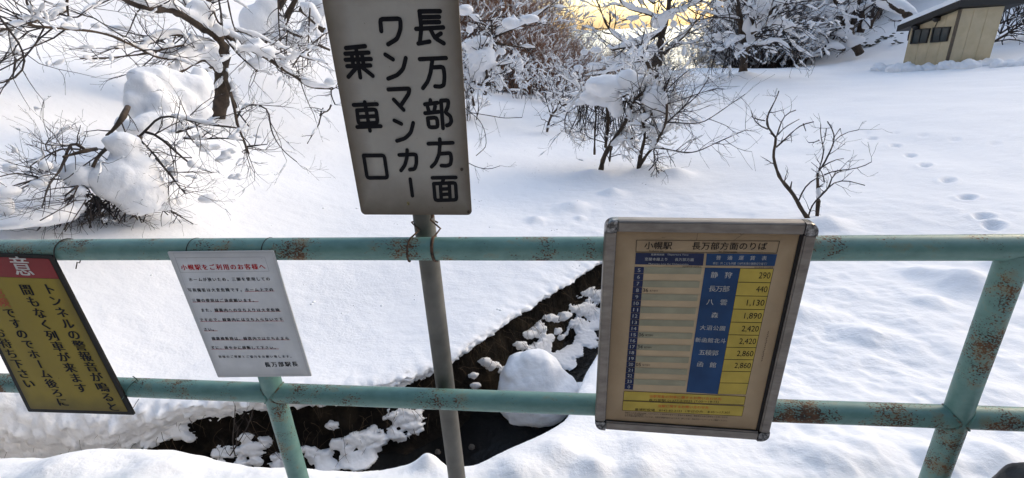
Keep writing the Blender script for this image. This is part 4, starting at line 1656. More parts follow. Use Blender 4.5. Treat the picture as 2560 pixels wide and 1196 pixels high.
C.limb([(130, 450), (75, 440), (45, 430), (0, 442)], 1.8, 0.8, dC - .1, dC - .3, 6, 0.35, snow=0.1, **kw)
C.limb([(210, 375), (150, 370), (110, 395), (60, 420), (90, 445)], 1.8, 0.8, dC, dC - .2, 8, 0.35, snow=0.15, **kw)
C.limb([(140, 390), (112, 380), (108, 360), (125, 345)], 1.8, 0.8, dC, dC + .1, 12, 0.25, snow=0.15, **kw)
C.limb([(195, 465), (178, 478), (163, 490)], 2.4, 1.5, dC - .3, dC - .3, 4, 0.3, snow=0)
C.limb([(190, 500), (150, 525), (100, 552)], 1.3, 1.0, dC - .5, dC - .6, 2, 0.3, snow=0)
C.limb([(215, 500), (190, 540), (162, 580)], 1.6, 0.9, dC - .5, dC - .7, 2, 0.3, snow=0)
C.limb([(480, 395), (430, 395), (395, 375)], 1.2, 0.9, dC - .1, dC, 7, 0.3, snow=0.15, **kw)
for k in range(46):       # dense stalks in the hollow under the snow
    x = 175 + C.rng.rand() * 200
    y = 480 + C.rng.rand() * 30
    x2 = x + C.rng.normal() * 45 - 15
    C.limb([(x, y), ((x + x2) / 2 + C.rng.normal() * 8, y + 28), (x2, y + 50 + C.rng.rand() * 22)], 1.9, 1.1, dC - .12 + .3 * C.rng.rand(), dC - .25, 3, 0.18, snow=0.12, th=0.012, lvl=1)
for k in range(40):
    x, y = C.rng.uniform(20, 230), C.rng.uniform(370, 480)
    if k > 22:
        x, y = C.rng.uniform(400, 640), C.rng.uniform(320, 480)
    rx = abs(C.rng.normal()) * 5 + 3
    for j in range(3):
        C.cushion(x + C.rng.normal() * rx, y + C.rng.normal() * rx * 0.4, dC - .1 + .2 * C.rng.rand(), rx, rx * 0.45, k, 0.4)
C.finish('snow_crushed_bush', b2, 'wide dark bush crushed under big snow cushions, twigs sticking out all round', 'bush', 0.014)


def mound(name, blobs, label, d, voxel=0.02, cat='snow mound', disp=0.02):
    p = Plant(70)
    for i, (x, y, rx, ry, dd) in enumerate(blobs):
        p.cushion(x, y, d + dd, rx, ry, i, 0.10)
    c = at(blobs[0][0], blobs[0][1], d)
    o = p.s.build(name, SNOW, loc=c)
    remesh(o, voxel, 7, disp * 0.7, 0.22, disp * 0.08)
    return tag(o, label, cat)


mound('snow_cushion', [(310, 450, 62, 44, 0), (345, 480, 54, 40, -.05), (275, 440, 46, 26, 0), (350, 508, 40, 26, -.1), (308, 412, 27, 30, .05), (400, 478, 14, 16, -.1), (388, 465, 20, 28, 0), (352, 530, 16, 12, -.1), (255, 448, 30, 18, 0),
                       (316, 388, 26, 28, 0), (304, 358, 30, 22, 0), (334, 356, 16, 14, 0.05), (276, 350, 16, 9, 0), (342, 378, 12, 12, .05), (335, 425, 46, 36, 0), (395, 490, 20, 20, -.05), (240, 452, 20, 12, 0)],
      'largest snow cushion, bulging over the dark hollow of the flattened bush', dC - 0.15, 0.016, 'snow mound', 0.08)
mound('snow_cushion', [(200, 440, 34, 26, 0), (222, 435, 18, 14, 0), (190, 425, 16, 12, 0)], 'round snow lump on twigs just left of the largest snow cushion', dC - .1)
mound('snow_drape', [(375, 250, 38, 55, 0.6), (358, 195, 32, 20, 0.8), (405, 275, 40, 36, .5), (345, 235, 22, 32, .6), (398, 180, 24, 12, .9), (333, 268, 16, 30, .5), (398, 215, 34, 34, 0.7), (385, 305, 44, 18, 0.3),
                     (350, 205, 24, 28, .7), (440, 262, 46, 36, .7), (478, 225, 42, 34, 0.9), (440, 212, 34, 30, 0.9), (508, 215, 22, 40, 1.1), (470, 285, 50, 20, .7), (345, 322, 30, 18, 0.2), (425, 305, 46, 18, .4), (310, 315, 16, 20, .3)],
      'broad drape of snow between the crooked tree and the flattened bush', dC + .3, 0.024, 'snow mound', 0.10)
for i, (x, y, rx, ry) in enumerate([(115, 415, 12, 10), (110, 445, 10, 8), (95, 460, 16, 8), (430, 428, 12, 11), (480, 410, 11, 9), (196, 478, 14, 10), (200, 500, 14, 7), (410, 510, 26, 14), (440, 505, 16, 8), (15, 480, 24, 10), (8, 510, 16, 22), (120, 535, 50, 20), (60, 545, 60, 14), (180, 520, 22, 14), (260, 550, 8, 6), (285, 548, 7, 6), (520, 497, 22, 9)]):
    mound('snow_lump', [(x, y, rx, ry, 0), (x + rx * .5, y + ry * .3, rx * .7, ry * .7, 0)],
          ['small snow ball on twigs at the upper left of the flattened bush', 'small snow ball below the topmost twig ball of the flattened bush', 'flat snow lump on the leftmost twigs of the flattened bush',
           'snow ball caught in fine twigs right of the largest snow cushion', 'second snow ball in the twigs, farther right of the largest cushion', 'snow lump hanging left above the dark hollow', 'thin snow shelf left above the dark hollow',
           'soft snow heap right of the dark hollow', 'small snow heap beside the heap right of the dark hollow', 'snow lump at the left edge of the photo above the bent twig', 'snow bump at the left edge of the photo beside the bent twig',
           'broad low snow drift left of the dark hollow', 'long flat drift at the lower left of the flattened bush', 'snow drift touching the left rim of the dark hollow', 'tiny snow clod inside the dark hollow, left one', 'tiny snow clod inside the dark hollow, right one',
           'low snow heap under the right twigs of the flattened bush'][i], dC - .2, 0.012, 'snow lump', 0.01)

# --- twigs entering from the left edge
G_ = Plant(15)
G_.limb([(-40, 10), (0, 42), (25, 80), (52, 112), (60, 140), (66, 160), (60, 175), (45, 195), (20, 205), (-20, 212)], 2.0, 1.2, 4.6, 4.4, 8, 0.3, snow=0.03, lvl=1)
G_.limb([(60, 140), (35, 160), (0, 178), (-30, 185)], 1.3, .9, 4.6, 4.5, 4, 0.3, snow=0)
G_.limb([(40, 148), (36, 165), (32, 195)], 1.5, 1.3, 4.6, 4.6, 1, 0.2, snow=0)
G_.finish('hanging_twig', at(0, 42, 4.6), 'thin looping twig hanging in from the left edge of the photo', 'twig')
G_ = Plant(16)
G_.limb([(167, -20), (168, 15), (168, 28), (172, 45)], 3.2, 1.5, 7.5, 7.4, 1, .3, snow=0)
G_.limb([(168, 25), (150, 35), (128, 42), (105, 48), (85, 55), (50, 62), (0, 76)], 3.0, 1.2, 7.5, 7, 7, 0.6, tr=0.9, snow=0.35, th=0.03, lvl=2)
G_.limb([(100, 48), (70, 22), (66, 0), (60, -20)], 2.2, 1.2, 7.4, 7.6, 4, 0.5, tr=0.9, snow=0.2, lvl=2)
G_.limb([(85, 50), (40, 38), (10, 20), (-20, 10)], 1.8, 1, 7.3, 7.3, 5, 0.5, tr=0.9, snow=0.3, lvl=2)
G_.limb([(150, 35), (190, 48), (230, 20), (260, 5), (300, -10)], 1.6, 1, 7.4, 7.8, 6, 0.6, tr=0.9, snow=0.3, lvl=2)
G_.finish('hanging_branch', at(168, -10, 7.5), 'forked dark branch hanging into the top left corner of the photo', 'branch')
G_ = Plant(17)
P = G_.limb([(828, 262), (822, 282), (805, 278), (800, 295), (798, 315), (785, 330), (768, 360)], 2.0, 1.0, 8.3, 8.2, 3, 0.25, snow=0.1, jit=0.02)
G_.limb([(800, 290), (803, 280), (808, 270)], 1.6, 1.2, 8.3, 8.3, 1, 0.15, snow=0)
G_.limb([(828, 222), (826, 240), (832, 250), (838, 262)], 1.6, 1.2, 8.3, 8.3, 3, 0.3, snow=0.3)
G_.finish('bent_twig', P[-1], 'small zigzag twig poking from the snow left of the tall sign at mid height', 'twig')

# --- shrubs in the middle
def c5(pts):
    return [(1140 + x / 1.993, y / 1.993) for x, y in pts]


b3 = h2(1501, 430)
dD = math.hypot(b3[0], b3[1])
S1 = Plant(21)
S1.limb(c5([(720, 862), (733, 790), (765, 732), (790, 690), (840, 620), (880, 520), (905, 478), (930, 470)]), 6.5, 3, dD, dD - .1, 8, 0.5, snow=0.15, th=0.03)
S1.limb(c5([(895, 490), (865, 465), (845, 466), (832, 485)]), 2.5, 2, dD - .1, dD - .2, 4, 0.3, snow=0.4)
S1.limb(c5([(770, 725), (800, 712), (830, 698), (880, 690)]), 3, 2.4, dD, dD - .2, 4, 0.35, snow=0.5, th=0.04)
S1.limb(c5([(745, 735), (760, 600), (752, 540), (745, 470)]), 4.6, 3.4, dD + .3, dD + .2, 10, 0.45, snow=0.1, lvl=2)
S1.limb(c5([(690, 770), (692, 650), (700, 560), (690, 500)]), 3.0, 2.0, dD + .4, dD + .3, 8, 0.4, snow=0.1, lvl=2)
S1.limb(c5([(765, 805), (772, 740), (778, 700)]), 3.0, 2.0, dD + .2, dD + .1, 3, 0.3, snow=0.1)
S1.limb(c5([(830, 510), (870, 500), (920, 520), (945, 560)]), 2.4, 1.5, dD, dD, 8, 0.4, snow=0.3, lvl=2)
for k in range(44):
    x = 600 + S1.rng.rand() * 260
    y = 480 + abs(S1.rng.normal()) * 30
    x2 = x + S1.rng.normal() * 40 - 10
    S1.limb(c5([(x, y), ((x + x2) / 2 + S1.rng.normal() * 20, y + 70), (x2, y + 110 + S1.rng.rand() * 80)]), 1.1, 0.7, dD + .45 * S1.rng.rand(), dD + .3 * S1.rng.rand(), 2, 0.22, snow=0.04, lvl=1, droop=0.3)
for (x, y, rx, ry) in [(740, 425, 44, 24), (725, 440, 36, 16), (760, 450, 30, 16), (785, 440, 18, 22), (690, 440, 14, 16), (790, 520, 18, 24), (800, 560, 14, 14), (690, 500, 22, 14), (655, 480, 20, 12), (740, 500, 20, 16), (770, 410, 22, 10), (620, 510, 14, 8), (980, 490, 24, 28), (1005, 560, 12, 16), (945, 560, 10, 8), (855, 400, 28, 24), (870, 430, 22, 12), (930, 590, 9, 9), (790, 718, 9, 7), (860, 560, 7, 12), (1040, 530, 8, 14), (1060, 600, 12, 9)]:
    q_ = c5([(x, y)])[0]
    S1.cushion(q_[0], q_[1], dD - .05, rx, ry, x, 0.22)
for pts in ([(600, 500), (560, 540), (540, 600), (545, 660)], [(640, 480), (600, 470), (570, 490)], [(700, 470), (660, 440), (620, 450)], [(760, 420), (800, 400), (850, 410), (880, 440)],
            [(820, 470), (850, 420), (880, 380), (900, 350)], [(900, 480), (940, 450), (980, 440), (1020, 450)], [(905, 500), (950, 480), (1010, 500)], [(860, 600), (830, 640), (850, 690)], [(880, 520), (850, 560), (860, 620)]):
    S1.limb(c5(pts), 1.8, 1.0, dD + .2, dD + .1 + .3 * S1.rng.rand(), 12, 0.4, snow=0.6, th=0.03, lvl=2)
S1.finish('snowy_shrub', b3, 'crooked shrub in the middle with drooping twigs under a mushroom of snow', 'shrub', 0.02)

b4 = h2(1597, 432)
dE = math.hypot(b4[0], b4[1])
S2 = Plant(22)
S2.limb(c5([(908, 866), (915, 800), (925, 750), (942, 690), (938, 640), (930, 605), (938, 560)]), 5, 3.2, dE, dE + .1, 4, 0.4, snow=0.2)
S2.limb(c5([(912, 835), (950, 770), (985, 735), (1015, 680), (1040, 630), (1052, 580), (1050, 520)]), 4.2, 2.5, dE, dE - .2, 6, 0.45, snow=0.3, th=0.03)
S2.limb(c5([(1040, 625), (1085, 580), (1140, 530), (1200, 480), (1235, 430), (1262, 385)]), 1.7, 0.8, dE - .1, dE - .5, 8, 0.5, snow=0.04)
S2.limb(c5([(1060, 600), (1110, 560), (1170, 490), (1190, 440)]), 1.5, 0.8, dE - .1, dE - .3, 8, 0.5, snow=0.04)
S2.limb(c5([(1045, 610), (1100, 612), (1170, 618), (1230, 612), (1290, 575), (1340, 540), (1390, 505), (1442, 470)]), 1.7, 0.9, dE - .2, dE - .7, 9, 0.4, snow=0.06)
S2.limb(c5([(985, 738), (1040, 742), (1090, 752), (1140, 762), (1185, 760), (1230, 745), (1285, 718), (1360, 685), (1442, 648)]), 2.0, 0.9, dE - .1, dE - .9, 12, 0.4, snow=0.3, th=0.02)
S2.limb(c5([(940, 605), (975, 570), (1005, 540), (1030, 480), (1060, 400), (1092, 330)]), 2.2, 1.0, dE, dE + .2, 10, 0.5, snow=0.1)
S2.limb(c5([(1000, 545), (1050, 450), (1110, 390), (1160, 350)]), 1.7, 0.8, dE, dE - .2, 8, 0.5, snow=0.05)
S2.limb(c5([(1050, 520), (1035, 430), (1030, 380)]), 1.8, 1.0, dE, dE + .1, 6, 0.4, snow=0.1)
S2.limb(c5([(1050, 520), (1120, 500), (1200, 470), (1300, 440), (1340, 445)]), 1.2, 0.7, dE, dE - .2, 8, 0.4, snow=0.04)
S2.limb(c5([(985, 745), (990, 800), (1000, 850), (1020, 880)]), 1.8, 1.0, dE - .1, dE - .2, 10, 0.3, snow=0.05, lvl=2, droop=0.3)
S2.limb(c5([(960, 850), (990, 820), (1010, 790), (1000, 750)]), 1.6, 1.0, dE - .2, dE - .2, 8, 0.3, snow=0.05, droop=0.3)
for (x, y, rx, ry) in [(985, 690, 8, 6), (1070, 590, 10, 8), (1195, 605, 14, 9), (1010, 640, 10, 14), (1035, 500, 9, 22), (940, 580, 10, 8)]:
    q_ = c5([(x, y)])[0]
    S2.cushion(q_[0], q_[1], dE - .1, rx, ry, x, 0.25)
for pts in ([(935, 560), (960, 520), (990, 500)], [(1050, 520), (1075, 480), (1090, 440)], [(1020, 640), (990, 620), (960, 630)], [(945, 690), (990, 670), (1030, 690)], [(1000, 560), (1040, 540), (1080, 550)]):
    S2.limb(c5(pts), 1.8, 1.0, dE + .1, dE + .2, 10, 0.4, snow=0.6, th=0.03, lvl=2)
S2.finish('snowy_shrub', b4, 'twin stemmed shrub in the middle sending long straight twigs to the right', 'shrub', 0.02)

b5 = h2(1368, 329)
dF = math.hypot(b5[0], b5[1])
S3 = Plant(23)
S3.limb(c5([(453, 660), (462, 610), (478, 570), (510, 540), (545, 520), (580, 518), (612, 520)]), 3.2, 1.8, dF, dF - .2, 10, 0.5, snow=0.2, lvl=2)
S3.limb(c5([(470, 585), (490, 530), (480, 460)]), 1.6, .8, dF, dF, 10, 0.6, snow=0.05, up=0.3)
S3.limb(c5([(472, 580), (455, 520), (440, 450)]), 1.5, .8, dF, dF, 8, 0.6, snow=0.05, up=0.3)
S3.limb(c5([(500, 545), (530, 480), (545, 440)]), 1.5, .8, dF, dF, 8, 0.6, snow=0.1, up=0.3)
S3.finish('bare_shrub', b5, 'small slanting bare shrub with upright thin twigs left of the mushroom of snow', 'shrub', 0.03)

# --- snow heaped shrub at the edge of the tall sign
d9 = 13.0
S5 = Plant(27)
P = S5.limb([(1212, 236), (1216, 205), (1222, 185), (1212, 165), (1195, 140)], 4.5, 3, d9, d9 - .2, 8, 0.8, snow=0.3, th=0.04, lvl=2, tsnow=0.3)
S5.limb([(1262, 222), (1258, 195), (1240, 170), (1225, 160)], 3.5, 2.5, d9 + .2, d9, 6, 0.7, snow=0.4, th=0.05, lvl=2, tsnow=0.3)
S5.limb([(1185, 265), (1180, 235), (1172, 205), (1165, 170)], 3, 2, d9 - .2, d9, 6, 0.7, snow=0.3, th=0.05, lvl=2, tsnow=0.3)
S5.limb([(1230, 165), (1262, 163), (1285, 157), (1300, 150)], 2.5, 1.8, d9, d9 - .2, 4, 0.6, snow=0.9, th=0.06)
S5.limb([(1232, 95), (1262, 80), (1290, 70), (1320, 55), (1345, 38), (1375, 15)], 3, 1.8, d9 + .6, d9 + .3, 8, 0.8, snow=0.5, th=0.06, lvl=2, tsnow=0.3)
S5.limb([(1215, 170), (1225, 130), (1232, 95), (1228, 50)], 3.4, 2.2, d9, d9 + .6, 8, 0.9, snow=0.3, th=0.05, lvl=2, tsnow=0.3)
S5.limb([(1232, 106), (1262, 114), (1300, 118), (1340, 122)], 2.8, 1.8, d9 + .5, d9 + .3, 5, 0.7, snow=0.4, th=0.05)
S5.limb([(1170, 40), (1200, 55), (1228, 75)], 2.5, 1.8, d9 + .5, d9 + .5, 8, 0.9, snow=0.5, th=0.06, lvl=2, tsnow=0.3)
for (x, y, rx, ry) in [(1198, 150, 36, 28), (1185, 180, 22, 22), (1215, 140, 24, 22), (1200, 192, 12, 12), (1300, 162, 9, 17), (1178, 112, 22, 14), (1205, 100, 18, 10), (1277, 58, 22, 13), (1325, 48, 22, 10), (1174, 74, 9, 9), (1245, 200, 9, 14), (1250, 215, 8, 14), (1160, 210, 16, 7), (1255, 130, 10, 8), (1162, 25, 20, 12)]:
    S5.cushion(x, y, d9 - .15, rx, ry, x, 0.3)
S5.finish('snowy_shrub', P[0], 'shrub loaded with one big snow ball, close to the right edge of the tall sign', 'shrub', 0.03)
S6 = Plant(28)
P = S6.limb([(1160, 268), (1172, 280), (1192, 293), (1208, 315), (1215, 341), (1216, 368), (1190, 390)], 1.2, 0.8, 7.6, 7.0, 3, 0.3, snow=0, jit=0.03)
S6.limb([(1176, 282), (1215, 288), (1260, 296), (1305, 294)], 1.0, 0.7, 7.5, 7.3, 4, 0.3, snow=0, jit=0.03)
S6.limb([(1165, 405), (1195, 420), (1225, 424), (1250, 415)], 1.0, 0.7, 7.2, 6.9, 4, 0.25, snow=0, jit=0.03)
S6.finish('bare_sapling', P[-1], 'hair thin arching twig over the snow just right of the tall sign', 'sapling')

# --- snow laden tree against the glow
b6 = h2(1640, 222)
dG = math.hypot(b6[0], b6[1]) * 0.82
S4 = Plant(24)
S4.limb(c5([(990, 448), (982, 400), (975, 370), (958, 320), (935, 275), (918, 255)]), 5.5, 3.5, dG - 2, dG - 2, 10, 0.9, snow=0.5, th=0.07)
S4.limb(c5([(1000, 420), (1012, 330), (1018, 250), (1022, 190), (1032, 150), (1050, 100), (1060, 40), (1065, -20)]), 8, 5, dG, dG, 12, 1.3, snow=0.35, th=0.045, lvl=2, tsnow=0.28)
S4.limb(c5([(985, 330), (1000, 280), (1010, 220), (1025, 160)]), 7, 4, dG + .3, dG, 4, 0.8, snow=0.3)
S4.limb(c5([(1030, 155), (995, 178), (950, 205), (910, 222), (860, 232), (815, 240), (780, 250)]), 5, 2.6, dG, dG - .8, 14, 1.0, snow=0.98, th=0.07, lvl=2, tsnow=0.28)
S4.limb(c5([(1035, 270), (1070, 235), (1105, 205), (1140, 180), (1170, 140), (1200, 100)]), 4.5, 2, dG, dG - .4, 14, 1.0, snow=0.6, th=0.045, lvl=2, tsnow=0.28)
S4.limb(c5([(845, 215), (805, 190), (770, 160), (745, 120), (725, 60), (700, 0)]), 3, 1.6, dG - .5, dG, 10, 1.0, snow=0.4, th=0.06, lvl=2, tsnow=0.28)
S4.limb(c5([(1025, 110), (980, 80), (940, 62), (880, 55), (840, 40), (815, 0)]), 3, 1.6, dG, dG - .5, 12, 1.1, snow=0.85, th=0.055, lvl=2, tsnow=0.28)
S4.limb(c5([(1050, 95), (1090, 60), (1150, 40), (1230, 0)]), 3, 1.5, dG, dG - .3, 12, 1.1, snow=0.75, th=0.05, lvl=2, tsnow=0.28)
S4.limb(c5([(960, 310), (900, 300), (850, 330), (800, 350), (720, 370), (640, 380)]), 2.6, 1.4, dG - 1, dG - 1.8, 14, 0.9, snow=0.9, th=0.05, lvl=2, tsnow=0.28)
S4.limb(c5([(985, 20), (980, -10), (960, -20)]), 3.0, 2.4, dG, dG, 4, 0.8, snow=0.6)
for (x, y, rx, ry) in [(1010, 105, 18, 16), (975, 245, 14, 11), (1135, 258, 6, 11), (870, 380, 26, 14), (780, 330, 16, 12), (760, 300, 12, 9), (690, 330, 20, 9), (640, 260, 9, 8), (830, 290, 16, 12), (980, 470, 18, 16), (940, 400, 20, 18), (920, 330, 20, 14), (1040, 350, 14, 12), (1060, 75, 14, 10), (1110, 50, 20, 6), (880, 90, 16, 6), (1310, 20, 10, 6), (795, 335, 8, 7), (700, 250, 14, 7), (610, 340, 12, 8), (1085, 120, 8, 8)]:
    q_ = c5([(x, y)])[0]
    S4.cushion(q_[0], q_[1], dG - .3, rx, ry, x, 0.3)
S4.finish('snowy_tree', [*b6[:2] * 0.82, ground_z(*(b6[:2] * 0.82))], 'snow laden tree standing in front of the yellow glow in the middle of the photo', 'tree', 0.03)

# --- tree on the field, right of the glow
b7 = h2(1857, 192)
dH = math.hypot(b7[0], b7[1])
T1 = Plant(25)
T1.limb([(1857, 200), (1858, 170), (1861, 130), (1862, 100), (1872, 75), (1885, 50), (1893, 15), (1900, -30)], 9.5, 5, dH, dH, 8, 1.5, snow=0.15, th=0.1, lvl=2, tsnow=0.25)
T1.limb([(1862, 108), (1854, 80), (1851, 50), (1844, 15), (1838, -20)], 7, 4, dH + .3, dH, 8, 1.4, snow=0.3, th=0.1, lvl=2, tsnow=0.25)
T1.limb([(1868, 118), (1880, 95), (1895, 75), (1912, 55), (1930, 25), (1950, -5)], 4.5, 2.5, dH, dH - .5, 14, 1.6, snow=0.8, th=0.085, lvl=2, tsnow=0.25)
T1.limb([(1878, 85), (1905, 70), (1940, 58), (1975, 62), (1990, 70)], 3, 1.6, dH - .3, dH - 1, 12, 1.4, snow=0.85, th=0.08, lvl=2, tsnow=0.25)
T1.limb([(1888, 45), (1915, 25), (1945, 10), (1975, 0)], 3, 1.6, dH, dH - .6, 12, 1.6, snow=0.85, th=0.08, lvl=2, tsnow=0.25)
T1.limb([(1862, 95), (1840, 105), (1820, 115), (1805, 125), (1790, 132)], 3.2, 1.6, dH - .4, dH - 1.2, 10, 1.2, snow=0.98, th=0.11, lvl=2, tsnow=0.25)
T1.limb([(1850, 50), (1825, 45), (1800, 35), (1780, 15)], 2.6, 1.4, dH, dH - .5, 12, 1.5, snow=0.7, th=0.07, lvl=2, tsnow=0.25)
T1.limb([(1860, 125), (1880, 110), (1905, 118), (1935, 100), (1960, 110), (1975, 125)], 2.4, 1.2, dH - .6, dH - 1.4, 12, 1.2, snow=0.85, th=0.07, lvl=2, tsnow=0.25)
for (x, y, rx, ry) in [(1880, 20, 16, 18), (1868, 65, 9, 16), (1848, 122, 9, 12), (1825, 98, 18, 10), (1800, 92, 12, 9), (1872, 90, 6, 14), (1878, 105, 8, 12), (1910, 30, 14, 10), (1895, 70, 9, 9), (1902, 4, 14, 10), (1858, 194, 11, 7), (1935, 50, 10, 5), (1752, 108, 5, 6), (1770, 100, 8, 4), (1790, 10, 9, 6)]:
    T1.cushion(x, y, dH - .2, rx, ry, x, 0.3)
T1.finish('snowy_tree', b7, 'straight dark trunk alone on the snow field with snow heaped limbs, left of the hut', 'tree', 0.04)

# --- bare shrub with two stems, right
def c6(pts):
    return [(1760 + x / 1.994, y / 1.994) for x, y in pts]


b8 = h2(2022, 552)
dI = math.hypot(b8[0], b8[1])
U = Plant(26)
k0 = dict(snow=0, jit=0.03)
U.limb(c6([(532, 1112), (515, 1085), (480, 1040), (458, 985), (430, 950), (400, 915), (380, 895), (365, 855), (350, 810), (340, 762), (357, 735), (358, 688)]), 5.2, 2.6, dI, dI - .2, 3, 0.12, **k0)
U.limb(c6([(358, 688), (338, 660), (320, 640), (312, 618), (305, 600), (325, 560), (345, 520), (362, 490), (373, 455)]), 2.4, 1.0, dI - .2, dI - .3, 4, 0.12, **k0)
U.limb(c6([(362, 682), (380, 620), (400, 575), (428, 558), (457, 550)]), 1.7, 1.0, dI - .2, dI, 3, 0.12, **k0)
U.limb(c6([(370, 672), (395, 640), (420, 625), (475, 595)]), 1.5, 0.8, dI - .2, dI + .1, 2, 0.1, **k0)
U.limb(c6([(360, 735), (390, 708), (420, 680), (445, 655), (470, 632), (500, 617), (548, 608)]), 1.9, 1.0, dI - .2, dI - .4, 3, 0.12, **k0)
U.limb(c6([(495, 617), (502, 640), (508, 655)]), 1.3, 0.8, dI - .4, dI - .4, **k0)
U.limb(c6([(318, 645), (290, 638), (268, 622), (240, 592), (234, 550)]), 1.5, 0.9, dI - .3, dI - .4, 2, 0.1, **k0)
U.limb(c6([(305, 603), (285, 602), (262, 600), (234, 582)]), 1.3, 0.8, dI - .3, dI - .3, 1, 0.1, **k0)
U.limb(c6([(431, 945), (433, 925), (438, 905)]), 1.8, 1.0, dI, dI, **k0)
U.limb(c6([(472, 1002), (490, 955), (510, 922), (535, 902), (560, 890)]), 1.8, 1.0, dI, dI + .1, 2, 0.1, **k0)
U.limb(c6([(563, 1085), (566, 1040), (570, 1000)]), 4.6, 4.0, dI + .1, dI + .1, **k0)
U.limb(c6([(570, 1000), (568, 940), (566, 905), (567, 862)]), 3.2, 2.6, dI + .1, dI + .1, 3, 0.1, snow=0.25, th=0.012)
U.limb(c6([(566, 862), (590, 832), (615, 785), (640, 730), (655, 700), (650, 662), (640, 640), (615, 606)]), 2.0, 0.9, dI + .1, dI, 5, 0.15, **k0)
U.limb(c6([(655, 700), (672, 680), (692, 665), (725, 652), (770, 648)]), 1.3, 0.7, dI, dI - .1, 3, 0.15, **k0)
U.limb(c6([(570, 860), (590, 790), (602, 750), (585, 700), (578, 650), (582, 620)]), 1.6, 0.8, dI + .1, dI + .2, 5, 0.15, **k0)
U.limb(c6([(575, 700), (550, 715), (522, 712)]), 1.2, 0.7, dI + .2, dI + .2, 2, 0.1, **k0)
U.limb(c6([(590, 832), (620, 812), (650, 795), (697, 790)]), 1.3, 0.7, dI, dI - .1, 2, 0.12, **k0)
U.limb(c6([(600, 872), (640, 855), (680, 846), (722, 850), (760, 838), (800, 832), (835, 808)]), 1.4, 0.7, dI, dI - .2, 5, 0.16, **k0)
U.limb(c6([(575, 985), (600, 960), (625, 930), (650, 905), (690, 902), (725, 900), (760, 915), (802, 925)]), 1.8, 0.8, dI, dI - .2, 5, 0.16, **k0)
U.limb(c6([(520, 1080), (535, 1030), (550, 1005), (590, 970), (625, 945), (632, 890), (655, 860), (690, 850)]), 1.9, 0.8, dI + .05, dI - .1, 4, 0.15, **k0)
U.limb(c6([(600, 910), (595, 860), (570, 840), (535, 810)]), 1.3, 0.7, dI + .1, dI + .1, 2, 0.12, **k0)
U.limb(c6([(610, 640), (605, 690), (590, 730)]), 1.0, 0.7, dI + .1, dI + .1, 2, 0.12, **k0)
U.limb(c6([(680, 640), (660, 665), (640, 700)]), 1.0, 0.7, dI, dI, 2, 0.12, **k0)
U.finish('bare_shrub', b8, 'bare dark two stemmed shrub rising behind the framed timetable on the right', 'shrub')

# --- thickets: prototypes, then copies
def shrub_proto(seed, h, stems, lvl, snow, th, kids, spread, lean, r0):
    r_ = np.random.RandomState(seed)
    wv, sv = MB(), MB()
    for k in range(stems):
        a = r_.uniform(0, 2 * math.pi)
        p = np.array([math.cos(a), math.sin(a), 0]) * r_.uniform(0, 0.35) - np.array([0, 0, 0.15])
        d = np.array([math.cos(a) * lean * r_.uniform(0.2, 1), math.sin(a) * lean * r_.uniform(0.2, 1), 1])
        twig(wv, sv, p, d, h * r_.uniform(0.55, 0.8), r0 * r_.uniform(0.7, 1.2), lvl, r_, snow, th, 0.05, 0.35, kids, 0.006, spread, 0.2)
    return wv, sv


def proto_thing(name, seed, par, wood, label, group, cat='shrub'):
    wv, sv = shrub_proto(seed, *par)
    t = thing(name, (0, 0, 0), label, cat, group)
    wv.build('branches', wood, t)
    sv.build('snow_load', SNOW_FAR, t)
    return t


def dup(root, loc, rz, sc):
    r = root.copy()
    COL.objects.link(r)
    r.location = loc
    r.rotation_euler = (0, 0, rz)
    r.scale = (sc, sc, sc)
    for ch in root.children:
        c = ch.copy()
        COL.objects.link(c)
        c.parent = r
    return r


def scatter(protos, spots):
    used = set()
    for i, (x, y, sc) in enumerate(spots):
        p = protos[i % len(protos)]
        loc = (x, y, ground_z(x, y))
        rz = RG.uniform(0, 6.28)
        if p.name not in used:
            used.add(p.name)
            p.location = loc
            p.rotation_euler = (0, 0, rz)
            p.scale = (sc, sc, sc)
        else:
            dup(p, loc, rz, sc)


RG = np.random.RandomState(77)


def band(a0, a1, d0, d1, k, s0, s1):
    out = []
    for i in range(k):
        a = rad(a0 + (a1 - a0) * (i + RG.rand()) / k)
        d = RG.uniform(d0, d1)
        out.append((math.sin(a) * d, math.cos(a) * d, RG.uniform(s0, s1)))
    return out


BR = [proto_thing('brown_shrub', 100 + k, (3.2, 11, 3, 0.19, 0.026, 3, 0.7, 0.35, 0.017), TWIG_BROWN, 'reddish brown leafless shrub flecked with snow in the thicket behind the tall sign', 'brown shrubs of the thicket') for k in range(4)]
scatter(BR, band(-22, -2.5, 19.5, 23, 24, 0.7, 1.1) + band(-22, -2.5, 23, 29, 25, 1.0, 1.5) + band(-2.5, 1, 22, 28, 6, 0.6, 0.8) + band(1, 9, 21, 28, 12, 0.3, 0.45))
GY = [proto_thing('grey_shrub', 120 + k, (3.0, 6, 3, 0.24, 0.03, 3, 0.75, 0.4, 0.022), TWIG_DARK, 'dark leafless shrub with snow on its forks in the thicket below the glow', 'dark shrubs below the glow') for k in range(3)]
scatter(GY, band(-3, 1, 24, 32, 6, 0.5, 0.8) + band(1, 13, 25, 32, 16, 0.3, 0.5) + band(12.5, 17, 27, 33, 14, 0.4, 0.6))
DK = [proto_thing('dark_shrub', 140 + k, (3.6, 9, 3, 0.26, 0.034, 3, 0.8, 0.45, 0.028), TWIG_DARK, 'dark snow streaked shrub at the foot of the wooded hill right of the glow', 'dark shrubs at the wooded hill') for k in range(4)]
scatter(DK, band(15.5, 20, 26.5, 33, 22, 0.8, 1.2) + band(18, 23.3, 29, 37, 30, 0.9, 1.4) + band(23, 28, 34, 41, 9, 0.7, 1.1))
